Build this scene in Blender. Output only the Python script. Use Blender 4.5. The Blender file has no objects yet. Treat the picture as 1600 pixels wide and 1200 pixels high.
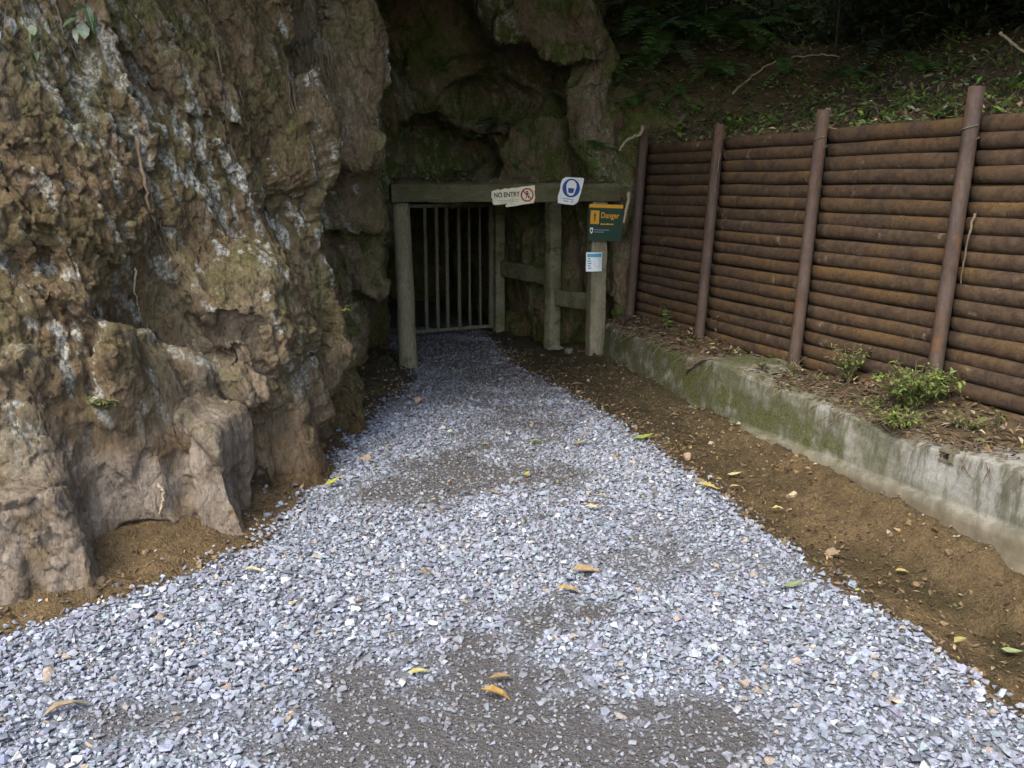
import bpy, bmesh, math, random
import numpy as np
from mathutils import Vector, Matrix, Euler
from mathutils.bvhtree import BVHTree

S = bpy.context.scene
COL = S.collection
random.seed(7)
rng = np.random.default_rng(11)
PI = math.pi

# ------------------------------------------------------------------ camera, sky, sun, exposure
FPX, CAMH, PITCH = 1400.0, 1.65, math.radians(12.5)
cam_d = bpy.data.cameras.new('camera')
cam_d.sensor_width = 36.0
cam_d.lens = FPX / 1600.0 * 36.0
cam_d.clip_start, cam_d.clip_end = 0.05, 1000.0
cam = bpy.data.objects.new('camera', cam_d)
COL.objects.link(cam)
cam.location = (0, 0, CAMH)
cam.rotation_euler = (PI / 2 - PITCH, 0, 0)
S.camera = cam

SUN_EL, SUN_AZ = math.radians(52), math.radians(205)   # azimuth clockwise from +Y (behind the camera, a little left)
world = bpy.data.worlds.new('World')
S.world = world
world.use_nodes = True
wn = world.node_tree
bg = wn.nodes['Background']
sky = wn.nodes.new('ShaderNodeTexSky')
sky.sky_type = 'NISHITA'
sky.sun_disc = False
sky.sun_elevation = SUN_EL
sky.sun_rotation = SUN_AZ
sky.air_density = 1.0
sky.dust_density = 2.5
wn.links.new(sky.outputs[0], bg.inputs[0])
bg.inputs[1].default_value = 0.14

sun_d = bpy.data.lights.new('sun', 'SUN')
sun_d.energy = 0.9
sun_d.angle = math.radians(25)
sun_d.color = (1.0, 0.95, 0.84)
sun = bpy.data.objects.new('sun', sun_d)
COL.objects.link(sun)
sdir = Vector((math.sin(SUN_AZ) * math.cos(SUN_EL), math.cos(SUN_AZ) * math.cos(SUN_EL), math.sin(SUN_EL)))
sun.rotation_euler = sdir.to_track_quat('Z', 'Y').to_euler()
sun.location = (0, -5, 12)

S.view_settings.view_transform = 'Standard'
S.view_settings.look = 'None'
S.view_settings.gamma = 1.0
S.view_settings.use_curve_mapping = False
S.view_settings.exposure = 1.95
S.cycles.max_bounces = 6
S.cycles.diffuse_bounces = 4

# ------------------------------------------------------------------ helpers
_cp, _sp = math.cos(PITCH), math.sin(PITCH)
def ray(u, v):
    a, b = (u - 800.0) / FPX, (600.0 - v) / FPX
    return Vector((a, _cp + b * _sp, -_sp + b * _cp))
def at(u, v, Y):
    d = ray(u, v); k = Y / d.y
    return Vector((d.x * k, Y, CAMH + d.z * k))
def on_z(u, v, z=0.0):
    d = ray(u, v); k = (z - CAMH) / d.z
    return Vector((d.x * k, d.y * k, z))

_perm = rng.permutation(256).astype(np.int32)
_perm = np.concatenate([_perm, _perm, _perm])
_g = rng.normal(size=(256, 3)).astype(np.float32)
_g /= np.linalg.norm(_g, axis=1, keepdims=True)
def perlin(p):
    p = np.asarray(p, np.float32)
    i = np.floor(p).astype(np.int32)
    f = p - i
    i &= 255
    w = f * f * f * (f * (f * 6 - 15) + 10)
    out = np.zeros(len(p), np.float32)
    for cx in (0, 1):
        wx = w[:, 0] if cx else 1 - w[:, 0]
        for cy in (0, 1):
            wy = w[:, 1] if cy else 1 - w[:, 1]
            for cz in (0, 1):
                wz = w[:, 2] if cz else 1 - w[:, 2]
                h = _perm[_perm[_perm[(i[:, 0] + cx) & 255] + ((i[:, 1] + cy) & 255)] + ((i[:, 2] + cz) & 255)]
                g = _g[h]
                out += wx * wy * wz * (g[:, 0] * (f[:, 0] - cx) + g[:, 1] * (f[:, 1] - cy) + g[:, 2] * (f[:, 2] - cz))
    return out * 1.6
def fbm(p, o=4, gain=0.5):
    r, a, k = 0, 1.0, 1.0
    for j in range(o):
        r = r + a * perlin(np.asarray(p) * k + 17.3 * j); a *= gain; k *= 2.03
    return r
def ridged(p, o=3, gain=0.5):
    r, a, k = 0, 1.0, 1.0
    for j in range(o):
        r = r + a * (1 - 2 * np.abs(perlin(np.asarray(p) * k + 31.7 * j))); a *= gain; k *= 2.1
    return r
def n2(x, y, s=1.0, o=3, seed=0.0):
    x = np.asarray(x, np.float32); y = np.asarray(y, np.float32)
    sh = x.shape
    return fbm(np.stack([x.ravel() * s, y.ravel() * s, np.full(x.size, 3.7 + seed, np.float32)], 1), o).reshape(sh)
def sstep(a, b, x):
    t = np.clip((x - a) / (b - a), 0, 1)
    return t * t * (3 - 2 * t)

def np_mesh(name, verts, faces, smooth=False, mats=(), fm=None):
    """verts (N,3); faces (M,k) int array or list of such arrays"""
    if not isinstance(faces, (list, tuple)):
        faces = [faces]
    me = bpy.data.meshes.new(name)
    verts = np.asarray(verts, np.float32)
    me.vertices.add(len(verts)); me.vertices.foreach_set('co', verts.ravel())
    loops = np.concatenate([np.asarray(f, np.int32).ravel() for f in faces])
    tot = np.concatenate([np.full(len(f), np.asarray(f).shape[1], np.int32) for f in faces])
    me.loops.add(len(loops)); me.loops.foreach_set('vertex_index', loops)
    me.polygons.add(len(tot))
    st = np.concatenate([[0], np.cumsum(tot)[:-1]]).astype(np.int32)
    me.polygons.foreach_set('loop_start', st)
    me.polygons.foreach_set('use_smooth', np.full(len(tot), smooth, bool))
    for m in mats: me.materials.append(m)
    if fm is not None: me.polygons.foreach_set('material_index', np.asarray(fm, np.int32))
    me.update(calc_edges=True); me.validate()
    return me
def set_col(me, name, rgba):
    at_ = me.attributes.new(name, 'FLOAT_COLOR', 'POINT')
    at_.data.foreach_set('color', np.asarray(rgba, np.float32).ravel())
def vcos(me):
    a = np.empty(len(me.vertices) * 3, np.float32); me.vertices.foreach_get('co', a); return a.reshape(-1, 3)
def vnors(me):
    a = np.empty(len(me.vertices) * 3, np.float32); me.vertex_normals.foreach_get('vector', a); return a.reshape(-1, 3)

def link(name, me, parent=None, loc=None, rot=None):
    o = bpy.data.objects.new(name, me); COL.objects.link(o)
    if parent: o.parent = parent
    if loc is not None: o.location = loc
    if rot is not None: o.rotation_euler = rot
    return o
def tag(o, label=None, cat=None, group=None, kind=None):
    if label: o['label'] = label
    if cat: o['category'] = cat
    if group: o['group'] = group
    if kind: o['kind'] = kind
    return o
def thing(name, label, cat, loc=(0, 0, 0), rot=(0, 0, 0), group=None):
    o = bpy.data.objects.new(name, None); COL.objects.link(o)
    o.empty_display_size = 0.1
    o.location = loc; o.rotation_euler = rot
    return tag(o, label, cat, group)
def bm_mesh(name, bm, mat, smooth=False):
    me = bpy.data.meshes.new(name); bm.normal_update(); bm.to_mesh(me); bm.free()
    if mat: me.materials.append(mat)
    if smooth: me.polygons.foreach_set('use_smooth', np.ones(len(me.polygons), bool))
    return me

def tube(pts, radii, seg=6, cap=True):
    """verts, quads, tris for a tube along pts"""
    pts = [Vector(p) for p in pts]; n = len(pts)
    if not hasattr(radii, '__len__'): radii = [radii] * n
    V, F = [], []
    up = Vector((0, 0, 1))
    pa = None
    for i, p in enumerate(pts):
        t = (pts[min(i + 1, n - 1)] - pts[max(i - 1, 0)]).normalized()
        if pa is None:
            a = t.cross(up)
            if a.length < 0.1: a = t.cross(Vector((1, 0, 0)))
        else:
            a = pa - t * pa.dot(t)
        a.normalize(); pa = a; b = t.cross(a)
        for k in range(seg):
            an = 2 * PI * k / seg
            V.append(p + (a * math.cos(an) + b * math.sin(an)) * radii[i])
    for i in range(n - 1):
        for k in range(seg):
            F.append((i * seg + k, i * seg + (k + 1) % seg, (i + 1) * seg + (k + 1) % seg, (i + 1) * seg + k))
    if cap:
        F.append(tuple(reversed(range(seg)))); F.append(tuple((n - 1) * seg + k for k in range(seg)))
    return V, F
class MB:
    def __init__(s): s.V, s.F, s.C = [], [], []
    def add(s, V, F, col=None):
        o = len(s.V); s.V += [tuple(v) for v in V]; s.F += [tuple(i + o for i in f) for f in F]
        s.C += [col or (1, 1, 1, 1)] * len(V)
    def tube(s, pts, r, seg=6, col=None): s.add(*tube(pts, r, seg), col=col)
    def box(s, c, d, M=None, col=None):
        x, y, z = d[0] / 2, d[1] / 2, d[2] / 2
        V = [Vector((sx * x, sy * y, sz * z)) for sz in (-1, 1) for sy in (-1, 1) for sx in (-1, 1)]
        if M: V = [M @ v for v in V]
        V = [v + Vector(c) for v in V]
        s.add(V, [(0, 2, 3, 1), (4, 5, 7, 6), (0, 1, 5, 4), (2, 6, 7, 3), (0, 4, 6, 2), (1, 3, 7, 5)], col)
    def mesh(s, name, mat, smooth=False, colname=None):
        me = bpy.data.meshes.new(name); me.from_pydata(s.V, [], s.F)
        if mat: me.materials.append(mat)
        if smooth: me.polygons.foreach_set('use_smooth', np.ones(len(me.polygons), bool))
        if colname: set_col(me, colname, np.array(s.C, np.float32))
        me.update(); return me

# ------------------------------------------------------------------ material helpers
class NT:
    def __init__(s, name):
        s.m = bpy.data.materials.new(name); s.m.use_nodes = True
        s.t = s.m.node_tree; s.b = s.t.nodes['Principled BSDF']
        s.tc = s.t.nodes.new('ShaderNodeTexCoord')
    def n(s, typ, **kw):
        nd = s.t.nodes.new(typ)
        for k, v in kw.items(): setattr(nd, k, v)
        return nd
    def put(s, sock, val):
        if isinstance(val, bpy.types.NodeSocket): s.t.links.new(val, sock)
        else:
            if isinstance(val, tuple) and len(val) == 3 and sock.type == 'RGBA': val = val + (1,)
            sock.default_value = val
    def obj(s): return s.tc.outputs['Object']
    def mapping(s, v, rot=(0, 0, 0), scale=(1, 1, 1), loc=(0, 0, 0)):
        m = s.n('ShaderNodeMapping'); s.put(m.inputs['Vector'], v)
        m.inputs['Rotation'].default_value = rot; m.inputs['Scale'].default_value = scale; m.inputs['Location'].default_value = loc
        return m.outputs[0]
    def noise(s, v, scale, detail=4, rough=0.55, dist=0.0):
        m = s.n('ShaderNodeTexNoise'); s.put(m.inputs['Vector'], v)
        m.inputs['Scale'].default_value = scale; m.inputs['Detail'].default_value = detail
        m.inputs['Roughness'].default_value = rough; m.inputs['Distortion'].default_value = dist
        return m.outputs[0]
    def voro(s, v, scale, feature='F1', out='Distance'):
        m = s.n('ShaderNodeTexVoronoi', feature=feature); s.put(m.inputs['Vector'], v)
        m.inputs['Scale'].default_value = scale
        return m.outputs[out]
    def rng(s, v, a, b, c=0.0, d=1.0):
        m = s.n('ShaderNodeMapRange', interpolation_type='SMOOTHSTEP'); s.put(m.inputs[0], v)
        for i, x in enumerate((a, b, c, d)): s.put(m.inputs[i + 1], x)
        return m.outputs[0]
    def math(s, op, a, b=0.0):
        m = s.n('ShaderNodeMath', operation=op); s.put(m.inputs[0], a); s.put(m.inputs[1], b); return m.outputs[0]
    def mix(s, f, a, b, mode='MIX'):
        m = s.n('ShaderNodeMix', data_type='RGBA', blend_type=mode)
        s.put(m.inputs[0], f); s.put(m.inputs[6], a); s.put(m.inputs[7], b); return m.outputs[2]
    def attr(s, name, out='Color'):
        m = s.n('ShaderNodeAttribute'); m.attribute_name = name; return m.outputs[out]
    def sep(s, c):
        m = s.n('ShaderNodeSeparateColor'); s.put(m.inputs[0], c); return m.outputs
    def sepx(s, c):
        m = s.n('ShaderNodeSeparateXYZ'); s.put(m.inputs[0], c); return m.outputs
    def bump(s, h, strength=0.5, dist=0.02, prev=None):
        m = s.n('ShaderNodeBump'); s.put(m.inputs['Height'], h)
        m.inputs['Strength'].default_value = strength; m.inputs['Distance'].default_value = dist
        if prev is not None: s.put(m.inputs['Normal'], prev)
        return m.outputs[0]
    def out(s, col, rough=0.85, nor=None, spec=0.3):
        s.put(s.b.inputs['Base Color'], col); s.put(s.b.inputs['Roughness'], rough)
        s.b.inputs['Specular IOR Level'].default_value = spec
        if nor is not None: s.put(s.b.inputs['Normal'], nor)
        return s.m

def mat_rock():
    k = NT('rock')
    o = k.obj()
    st = k.mapping(o, rot=(math.radians(18), math.radians(-20), 0), scale=(1.15, 1.15, 0.26))
    a = k.sep(k.attr('mask')); al = k.attr('mask', 'Alpha')
    n1 = k.noise(st, 2.6, 8, 0.65, 0.4); n2_ = k.noise(st, 11, 6, 0.65, 0.3); n3 = k.noise(o, 55, 5, 0.7)
    n4 = k.noise(st, 5.5, 7, 0.7, 0.7)
    c = k.mix(k.rng(n1, 0.38, 0.66), (0.13, 0.083, 0.046), (0.245, 0.176, 0.108))
    c = k.mix(k.rng(n4, 0.50, 0.62), c, (0.175, 0.15, 0.078))
    c = k.mix(k.rng(n2_, 0.42, 0.7), c, (0.225, 0.155, 0.09))
    # grey rock
    gr = k.mix(k.rng(n2_, 0.3, 0.7), (0.23, 0.185, 0.145), (0.39, 0.325, 0.26))
    gf = k.math('MULTIPLY', a[0], k.rng(k.noise(o, 6, 5, 0.6), 0.3, 0.55))
    c = k.mix(gf, c, gr)
    # soil
    so = k.mix(k.rng(k.noise(o, 30, 6, 0.75), 0.3, 0.7), (0.075, 0.045, 0.02), (0.2, 0.125, 0.06))
    c = k.mix(k.math('MULTIPLY', a[2], k.rng(k.noise(o, 7, 5, 0.6), 0.25, 0.5)), c, so)
    # moss
    z = k.sepx(k.n('ShaderNodeNewGeometry').outputs['Normal'])[2]
    mo = k.mix(k.rng(n3, 0.35, 0.65), (0.048, 0.074, 0.008), (0.12, 0.152, 0.024))
    mf = k.math('ADD', k.math('MULTIPLY', k.rng(z, 0.0, 0.8), 0.5), k.rng(k.noise(o, 3.2, 7, 0.7), 0.4, 0.62))
    mf = k.math('MULTIPLY', mf, a[1])
    c = k.mix(k.math('MINIMUM', mf, 0.9), c, mo)
    # pale lichen blotches
    li = k.math('MULTIPLY', k.rng(k.noise(st, 9.0, 10, 0.74, 0.6), 0.53, 0.59), k.rng(k.noise(st, 2.0, 4, 0.6, 0.4), 0.45, 0.56))
    li2 = k.math('MULTIPLY', k.rng(k.noise(st, 24.0, 6, 0.7, 0.6), 0.59, 0.66), 0.8)
    fk = k.math('MULTIPLY', k.sep(k.attr('flake'))[0], k.rng(n3, 0.3, 0.5))
    lf = k.math('MAXIMUM', k.math('MULTIPLY', k.math('MAXIMUM', li, li2), al), k.math('MULTIPLY', fk, k.rng(k.noise(st, 38, 6, 0.75), 0.33, 0.52, 0.15, .95)))
    lc = k.mix(k.rng(n3, 0.35, 0.7), (0.3, 0.295, 0.235), (0.6, 0.6, 0.54))
    c = k.mix(lf, c, lc)
    # grime and grain
    c = k.mix(k.rng(n3, 0.3, 0.7, 0.35, 0.0), c, (0.03, 0.022, 0.014))
    vc = k.n('ShaderNodeVectorMath', operation='ADD'); k.put(vc.inputs[0], st); k.put(vc.inputs[1], k.math('MULTIPLY', n2_, 0.09))
    cr = k.math('MINIMUM', k.rng(k.voro(vc.outputs[0], 6, 'DISTANCE_TO_EDGE'), 0.0, 0.06), k.rng(k.voro(vc.outputs[0], 17, 'DISTANCE_TO_EDGE'), 0.0, 0.09))
    b = k.bump(cr, 0.5, 0.03)
    b = k.bump(n2_, 0.7, 0.05, b)
    b = k.bump(k.noise(st, 30, 8, 0.75), 0.8, 0.025, b)
    b = k.bump(k.noise(o, 110, 6, 0.75), 0.6, 0.008, b)
    return k.out(c, 0.88, b, 0.25)

def mat_ground():
    k = NT('ground_dirt'); o = k.obj()
    a = k.sep(k.attr('mask'))   # r gravel fines, g wet, b moss/litter; g also holds painted wall-foot shade
    n1 = k.noise(o, 3.5, 6, 0.65, 0.4); n2_ = k.noise(o, 22, 7, 0.7); n3 = k.noise(o, 90, 5, 0.7)
    c = k.mix(k.rng(n1, 0.35, 0.65), (0.09, 0.062, 0.029), (0.25, 0.172, 0.083))
    c = k.mix(k.rng(n2_, 0.35, 0.65), c, (0.17, 0.115, 0.052))
    c = k.mix(k.rng(n3, 0.55, 0.75, 0, 0.5), c, (0.27, 0.2, 0.12))
    c = k.mix(k.rng(k.noise(o, 45, 6, 0.8), 0.42, 0.6, 0.4, 0.0), c, (0.06, 0.04, 0.02))
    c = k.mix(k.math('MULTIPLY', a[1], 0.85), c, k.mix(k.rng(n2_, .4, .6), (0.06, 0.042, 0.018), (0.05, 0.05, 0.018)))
    c = k.mix(k.math('MULTIPLY', a[2], k.rng(n2_, 0.35, 0.6)), c, (0.045, 0.04, 0.018))
    g = k.mix(k.rng(n3, 0.3, 0.7), (0.115, 0.112, 0.107), (0.21, 0.206, 0.2))
    g = k.mix(k.rng(k.voro(o, 85), 0.15, 0.5), g, (0.13, 0.12, 0.115))
    g = k.mix(k.attr('mask', 'Alpha'), g, k.mix(k.rng(k.voro(o, 60, out='Color'), 0, 1), (0.17, 0.18, 0.2), (0.3, 0.32, 0.35)))
    c = k.mix(a[0], c, g)
    c = k.mix(k.math('MULTIPLY', a[2], k.rng(n2_, 0.45, 0.62, 0, .8)), c, (0.07, 0.058, 0.032))
    b = k.bump(n2_, 0.8, 0.04); b = k.bump(n3, 1.0, 0.02, b)
    b = k.bump(k.voro(k.mapping(o, loc=(3, 1, 0)), 55), 0.6, 0.02, b); b = k.bump(k.voro(o, 130), 0.6, 0.01, b)
    return k.out(c, k.rng(a[1], 0, 1, 0.92, 0.6), b, 0.3)

def mat_concrete():
    k = NT('old_concrete'); o = k.obj()
    sv = k.mapping(o, scale=(1, 1, 0.22))
    a = k.sep(k.attr('mask'))   # r bare pale, g moss, b clay splash
    n1 = k.noise(o, 4, 7, 0.65, 0.2); st = k.noise(sv, 14, 6, 0.7, 0.3); n3 = k.noise(o, 70, 5, 0.7)
    c = k.mix(k.rng(n1, 0.35, 0.65), (0.12, 0.112, 0.085), (0.24, 0.23, 0.195))
    c = k.mix(k.math('MULTIPLY', k.rng(st, 0.40, 0.62), 0.8), c, (0.085, 0.08, 0.058))
    bare = k.math('MULTIPLY', a[0], k.rng(st, 0.62, 0.4))
    c = k.mix(bare, c, k.mix(k.rng(n3, 0.3, 0.7), (0.22, 0.215, 0.188), (0.32, 0.31, 0.28)))
    mo = k.mix(k.rng(n3, 0.35, 0.65), (0.04, 0.045, 0.014), (0.105, 0.105, 0.04))
    c = k.mix(k.math('MULTIPLY', a[1], k.rng(k.noise(o, 5.5, 7, 0.7), 0.36, 0.56)), c, mo)
    c = k.mix(k.math('MULTIPLY', a[2], 0.85), c, k.mix(k.rng(n1, 0.3, 0.7), (0.11, 0.088, 0.052), (0.21, 0.172, 0.112)))
    b = k.bump(st, 0.3, 0.012); b = k.bump(n3, 0.5, 0.005, b)
    return k.out(c, 0.9, b, 0.25)

def mat_vcol(name, rough=0.8, bumps=0.3, scale=60, trans=0.0, spec=0.3, attr='col'):
    k = NT(name); o = k.obj()
    n = k.noise(o, scale, 5, 0.65)
    c = k.mix(k.rng(n, 0.3, 0.7, 0.0, 0.45), k.attr(attr), (0.05, 0.045, 0.04), 'MIX')
    m = k.out(c, rough, k.bump(n, bumps, 0.006), spec)
    if trans:
        tr = k.n('ShaderNodeBsdfTranslucent'); k.put(tr.inputs[0], c)
        mx = k.n('ShaderNodeMixShader'); mx.inputs[0].default_value = trans
        k.t.links.new(k.b.outputs[0], mx.inputs[1]); k.t.links.new(tr.outputs[0], mx.inputs[2])
        k.t.links.new(mx.outputs[0], k.t.nodes['Material Output'].inputs[0])
    return m

def mat_mottle(name, c1, c2, c3=None, scale=8, rough=0.85, stretch=(1, 1, 1), bump=0.4, rnd=0.0, fine=80):
    k = NT(name); o = k.mapping(k.obj(), scale=stretch)
    if rnd:
        oi = k.n('ShaderNodeObjectInfo')
        ad = k.n('ShaderNodeVectorMath', operation='ADD'); k.put(ad.inputs[0], o)
        k.put(ad.inputs[1], k.math('MULTIPLY', oi.outputs['Random'], 37.0)); o = ad.outputs[0]
    n = k.noise(o, scale, 7, 0.68, 0.3); f = k.noise(o, fine, 5, 0.7)
    c = k.mix(k.rng(n, 0.35, 0.65), c1, c2)
    if c3: c = k.mix(k.rng(k.noise(o, scale * 1.7, 6, 0.7, 0.5), 0.52, 0.66), c, c3)
    c = k.mix(k.rng(f, 0.35, 0.7, 0.35, 0.0), c, (0.02, 0.016, 0.012))
    if rnd:
        c = k.mix(k.math('MULTIPLY', oi.outputs['Random'], rnd), c, (0.03, 0.022, 0.016))
    b = k.bump(n, bump, 0.01); b = k.bump(f, bump, 0.004, b)
    return k.out(c, rough, b, 0.25)

def mat_rail():
    k = NT('weathered_pole'); oi = k.n('ShaderNodeObjectInfo')
    ad = k.n('ShaderNodeVectorMath', operation='ADD'); k.put(ad.inputs[0], k.obj()); k.put(ad.inputs[1], k.math('MULTIPLY', oi.outputs['Random'], 53.0))
    o = ad.outputs[0]
    n = k.noise(k.mapping(o, scale=(0.4, 2, 2)), 9, 7, 0.7, 0.4); f = k.noise(o, 90, 5, 0.75)
    big = k.noise(o, 2.2, 4, 0.6)
    c = k.mix(k.rng(n, 0.35, 0.65), (0.034, 0.023, 0.016), (0.075, 0.048, 0.029))
    z = k.sepx(k.n('ShaderNodeNewGeometry').outputs['Normal'])[2]
    of = k.math('MULTIPLY', k.rng(big, 0.38, 0.6), k.rng(f, 0.36, 0.6))
    of = k.math('MULTIPLY', of, k.rng(z, -0.5, 0.6, 0.3, 1.0))
    of = k.math('MULTIPLY', of, k.rng(oi.outputs['Random'], 0.0, 1.0, 0.25, 1.0))
    c = k.mix(of, c, k.mix(k.rng(n, 0.3, 0.7), (0.15, 0.07, 0.018), (0.115, 0.08, 0.024)))
    c = k.mix(k.math('MULTIPLY', k.rng(k.noise(o, 6, 6, 0.7), 0.6, 0.7), 0.5), c, (0.28, 0.24, 0.16))
    b = k.bump(n, 0.5, 0.012); b = k.bump(f, 0.6, 0.005, b)
    return k.out(c, 0.85, b, 0.25)

def mat_flat(name, c, rough=0.6, dirt=0.35):
    k = NT(name); o = k.obj()
    n = k.noise(o, 22, 7, 0.7)
    col = k.mix(k.rng(n, 0.5, 0.75, 0, dirt), c, (0.1, 0.085, 0.05))
    return k.out(col, rough, k.bump(n, 0.1, 0.002), 0.3)

M_ROCK, M_GROUND, M_CONC = mat_rock(), mat_ground(), mat_concrete()
M_STONE = mat_vcol('crushed_stone', 0.92, 0.35, 70, spec=.15)
M_LEAF = mat_vcol('leaf', 0.55, 0.15, 40, trans=0.3)
M_DRY = mat_vcol('dry_leaf', 0.75, 0.2, 50, trans=0.15)
M_BARK = mat_mottle('bark', (0.05, 0.04, 0.028), (0.12, 0.1, 0.07), (0.09, 0.09, 0.04), 10, stretch=(1, 1, 0.3))
M_ROOT = mat_mottle('root', (0.1, 0.07, 0.045), (0.2, 0.15, 0.1), None, 14)
M_PALE = mat_mottle('bleached_wood', (0.3, 0.25, 0.16), (0.5, 0.43, 0.3), None, 20)
M_RAIL = mat_rail()
M_FPOST = mat_mottle('rusty_steel_post', (0.058, 0.039, 0.03), (0.1, 0.07, 0.055), (0.12, 0.062, 0.03), 9, 0.7, (1, 1, 0.35))
M_TIMBER = mat_mottle('weathered_timber', (0.19, 0.17, 0.1), (0.3, 0.27, 0.18), (0.13, 0.13, 0.055), 7, 0.88, (1, 1, 0.3), 0.5)
M_BEAM = mat_mottle('mossy_beam', (0.075, 0.07, 0.032), (0.14, 0.125, 0.07), (0.07, 0.08, 0.025), 7, 0.9, (0.35, 1, 1), 0.5)
M_LAG = mat_mottle('damp_timber', (0.16, 0.15, 0.08), (0.27, 0.25, 0.15), (0.11, 0.115, 0.045), 7, 0.9, (0.5, 0.5, 1), 0.5)
M_GATE = mat_mottle('galvanised_gate', (0.12, 0.11, 0.066), (0.2, 0.182, 0.112), (0.07, 0.05, 0.026), 12, 0.7, (1, 1, 0.3), 0.2)

# ------------------------------------------------------------------ rock: signed distance field -> surface nets
def P(u, v, Y): return tuple(at(u, v, Y))
# op, centre, radii, blend, yaw, grey, soil, lichen
BLOBS = [
    # lower left boulders and buttresses ('b' = slab with flat faces)
    ('b', P(35, 865, 3.50), (0.27, 0.24, 0.34), 0.05, 0.5, 1, 0, 0),
    ('b', P(-10, 690, 3.8), (0.30, 0.26, 0.40), 0.06, 0.3, .6, 0, .5),
    ('b', P(150, 755, 4.0), (0.33, 0.24, 0.20), 0.05, 0.45, 1, 0, 0),
    ('+', P(185, 955, 3.75), (0.36, 0.30, 0.26), 0.06, 0, 0, 1, 0),
    ('b', P(283, 830, 4.16), (0.15, 0.18, 0.46), 0.03, 0.75, 1, 0, .1),
    ('b', P(362, 805, 4.18), (0.12, 0.22, 0.52), 0.03, 0.1, 1, 0, .1),
    ('b', P(392, 880, 4.15), (0.07, 0.12, 0.16), 0.02, 0.5, 1, 0, 0),
    ('+', P(140, 640, 4.15), (0.36, 0.3, 0.3), 0.08, 0, 0, .8, .2),
    # mid overhanging belly
    ('b', P(320, 530, 4.85), (0.34, 0.34, 0.36), 0.06, 0.5, .2, 0, 1),
    ('b', P(385, 560, 4.75), (0.11, 0.26, 0.17), 0.03, 0.2, .4, 0, 1),
    ('b', P(270, 640, 4.5), (0.15, 0.22, 0.26), 0.04, 0.5, .3, .4, .6),
    ('b', P(60, 560, 3.95), (0.30, 0.26, 0.32), 0.07, 0.5, 0, .4, .9),
    # left ledge and upper face
    ('+', P(60, 350, 4.35), (0.50, 0.42, 0.40), 0.2, 0, .1, .9, .3),
    ('b', P(230, 330, 5.0), (0.55, 0.40, 0.75), 0.15, 0.6, 0, .1, 1),
    ('b', P(250, 90, 5.3), (0.75, 0.45, 0.7), 0.15, 0.6, 0, .4, .8),
    ('+', P(40, 80, 4.9), (0.7, 0.5, 0.5), 0.2, 0, 0, .8, .25),
    # right bulges
    ('b', P(405, 370, 5.8), (0.36, 0.55, 0.72), 0.10, 0.35, .1, 0, 1),
    ('b', P(440, 490, 5.65), (0.20, 0.40, 0.36), 0.06, 0.2, .3, 0, 1),
    ('b', P(455, 60, 6.3), (0.42, 0.55, 0.85), 0.10, 0.3, .35, 0, .9),
    ('b', P(522, 340, 7.3), (0.24, 0.50, 0.62), 0.07, 0.3, .3, 0, .9),
    ('b', P(500, 240, 7.0), (0.28, 0.5, 0.55), 0.08, 0.3, .6, 0, .8),
    ('b', P(485, 130, 7.9), (0.34, 0.5, 0.8), 0.10, 0.2, 0, 0, .2),
    ('+', P(545, 525, 7.0), (0.20, 0.35, 0.26), 0.06, 0, 0, .3, .4),
    # lower right foot rocks
    ('b', P(430, 690, 5.05), (0.20, 0.32, 0.46), 0.04, 0.4, .25, .5, 0),
    ('b', P(468, 700, 5.4), (0.09, 0.2, 0.32), 0.03, 0.1, .3, .4, 0),
    ('b', P(528, 640, 6.2), (0.15, 0.36, 0.42), 0.04, 0.2, .1, .8, 0),
    ('+', P(588, 640, 7.3), (0.13, 0.5, 0.26), 0.06, 0, 0, 1, 0),
    # back wall above the portal
    ('b', P(815, 5, 9.1), (0.50, 0.6, 0.46), 0.10, 0.2, .4, 0, .4),
    ('b', P(880, 85, 9.0), (0.24, 0.5, 0.16), 0.06, 0, .2, 0, .3),
    ('b', P(912, 190, 9.35), (0.13, 0.45, 0.8), 0.07, 0.2, .5, 0, .5),
    ('b', P(860, 240, 9.6), (0.26, 0.4, 0.42), 0.08, 0.3, .2, .3, .2),
    ('+', P(975, 250, 9.4), (0.38, 0.5, 0.65), 0.10, 0, 0, .6, .1),
    ('b', P(680, 30, 9.8), (0.55, 0.6, 0.45), 0.10, -.2, 0, 0, .1),
    # hollows
    ('-', P(545, 480, 6.55), (0.20, 0.28, 0.16), 0.05, 0, 0, 0, 0),
    ('-', P(55, 425, 3.8), (0.12, 0.14, 0.06), 0.07, 0, 0, 0, 0),
    ('-', P(480, 215, 5.9), (0.09, 0.5, 0.10), 0.05, 0, 0, 0, 0),
    ('-', P(690, 240, 9.1), (0.65, 0.95, 0.42), 0.10, 0, 0, 0, 0),
    ('-', P(770, 150, 9.2), (0.55, 0.7, 0.22), 0.08, 0, 0, 0, 0),
]
CLIFF_PLAN = [(-9, 0), (-4.2, 1.2), (-2.85, 2.6), (-2.3, 3.5), (-1.72, 4.5), (-1.5, 5.6), (-1.36, 7.0), (-1.28, 8.0), (-1.45, 9.5), (-2.0, 11), (-2.5, 14), (-9, 14)]
BACK_PLAN = [(-2.5, 9.1), (-0.4, 9.25), (0.9, 9.25), (1.05, 8.85), (1.35, 8.85), (3.2, 9.6), (3.2, 14), (-2.5, 14)]
TUNNEL_PLAN = [(-1.14, 7.6), (0.9, 8.2), (0.93, 8.78), (0.58, 9.6), (-0.03, 10.6), (-0.4, 11.6), (-0.9, 13.2), (-2.2, 13.2), (-1.75, 11.0), (-1.3, 9.5)]

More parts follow.
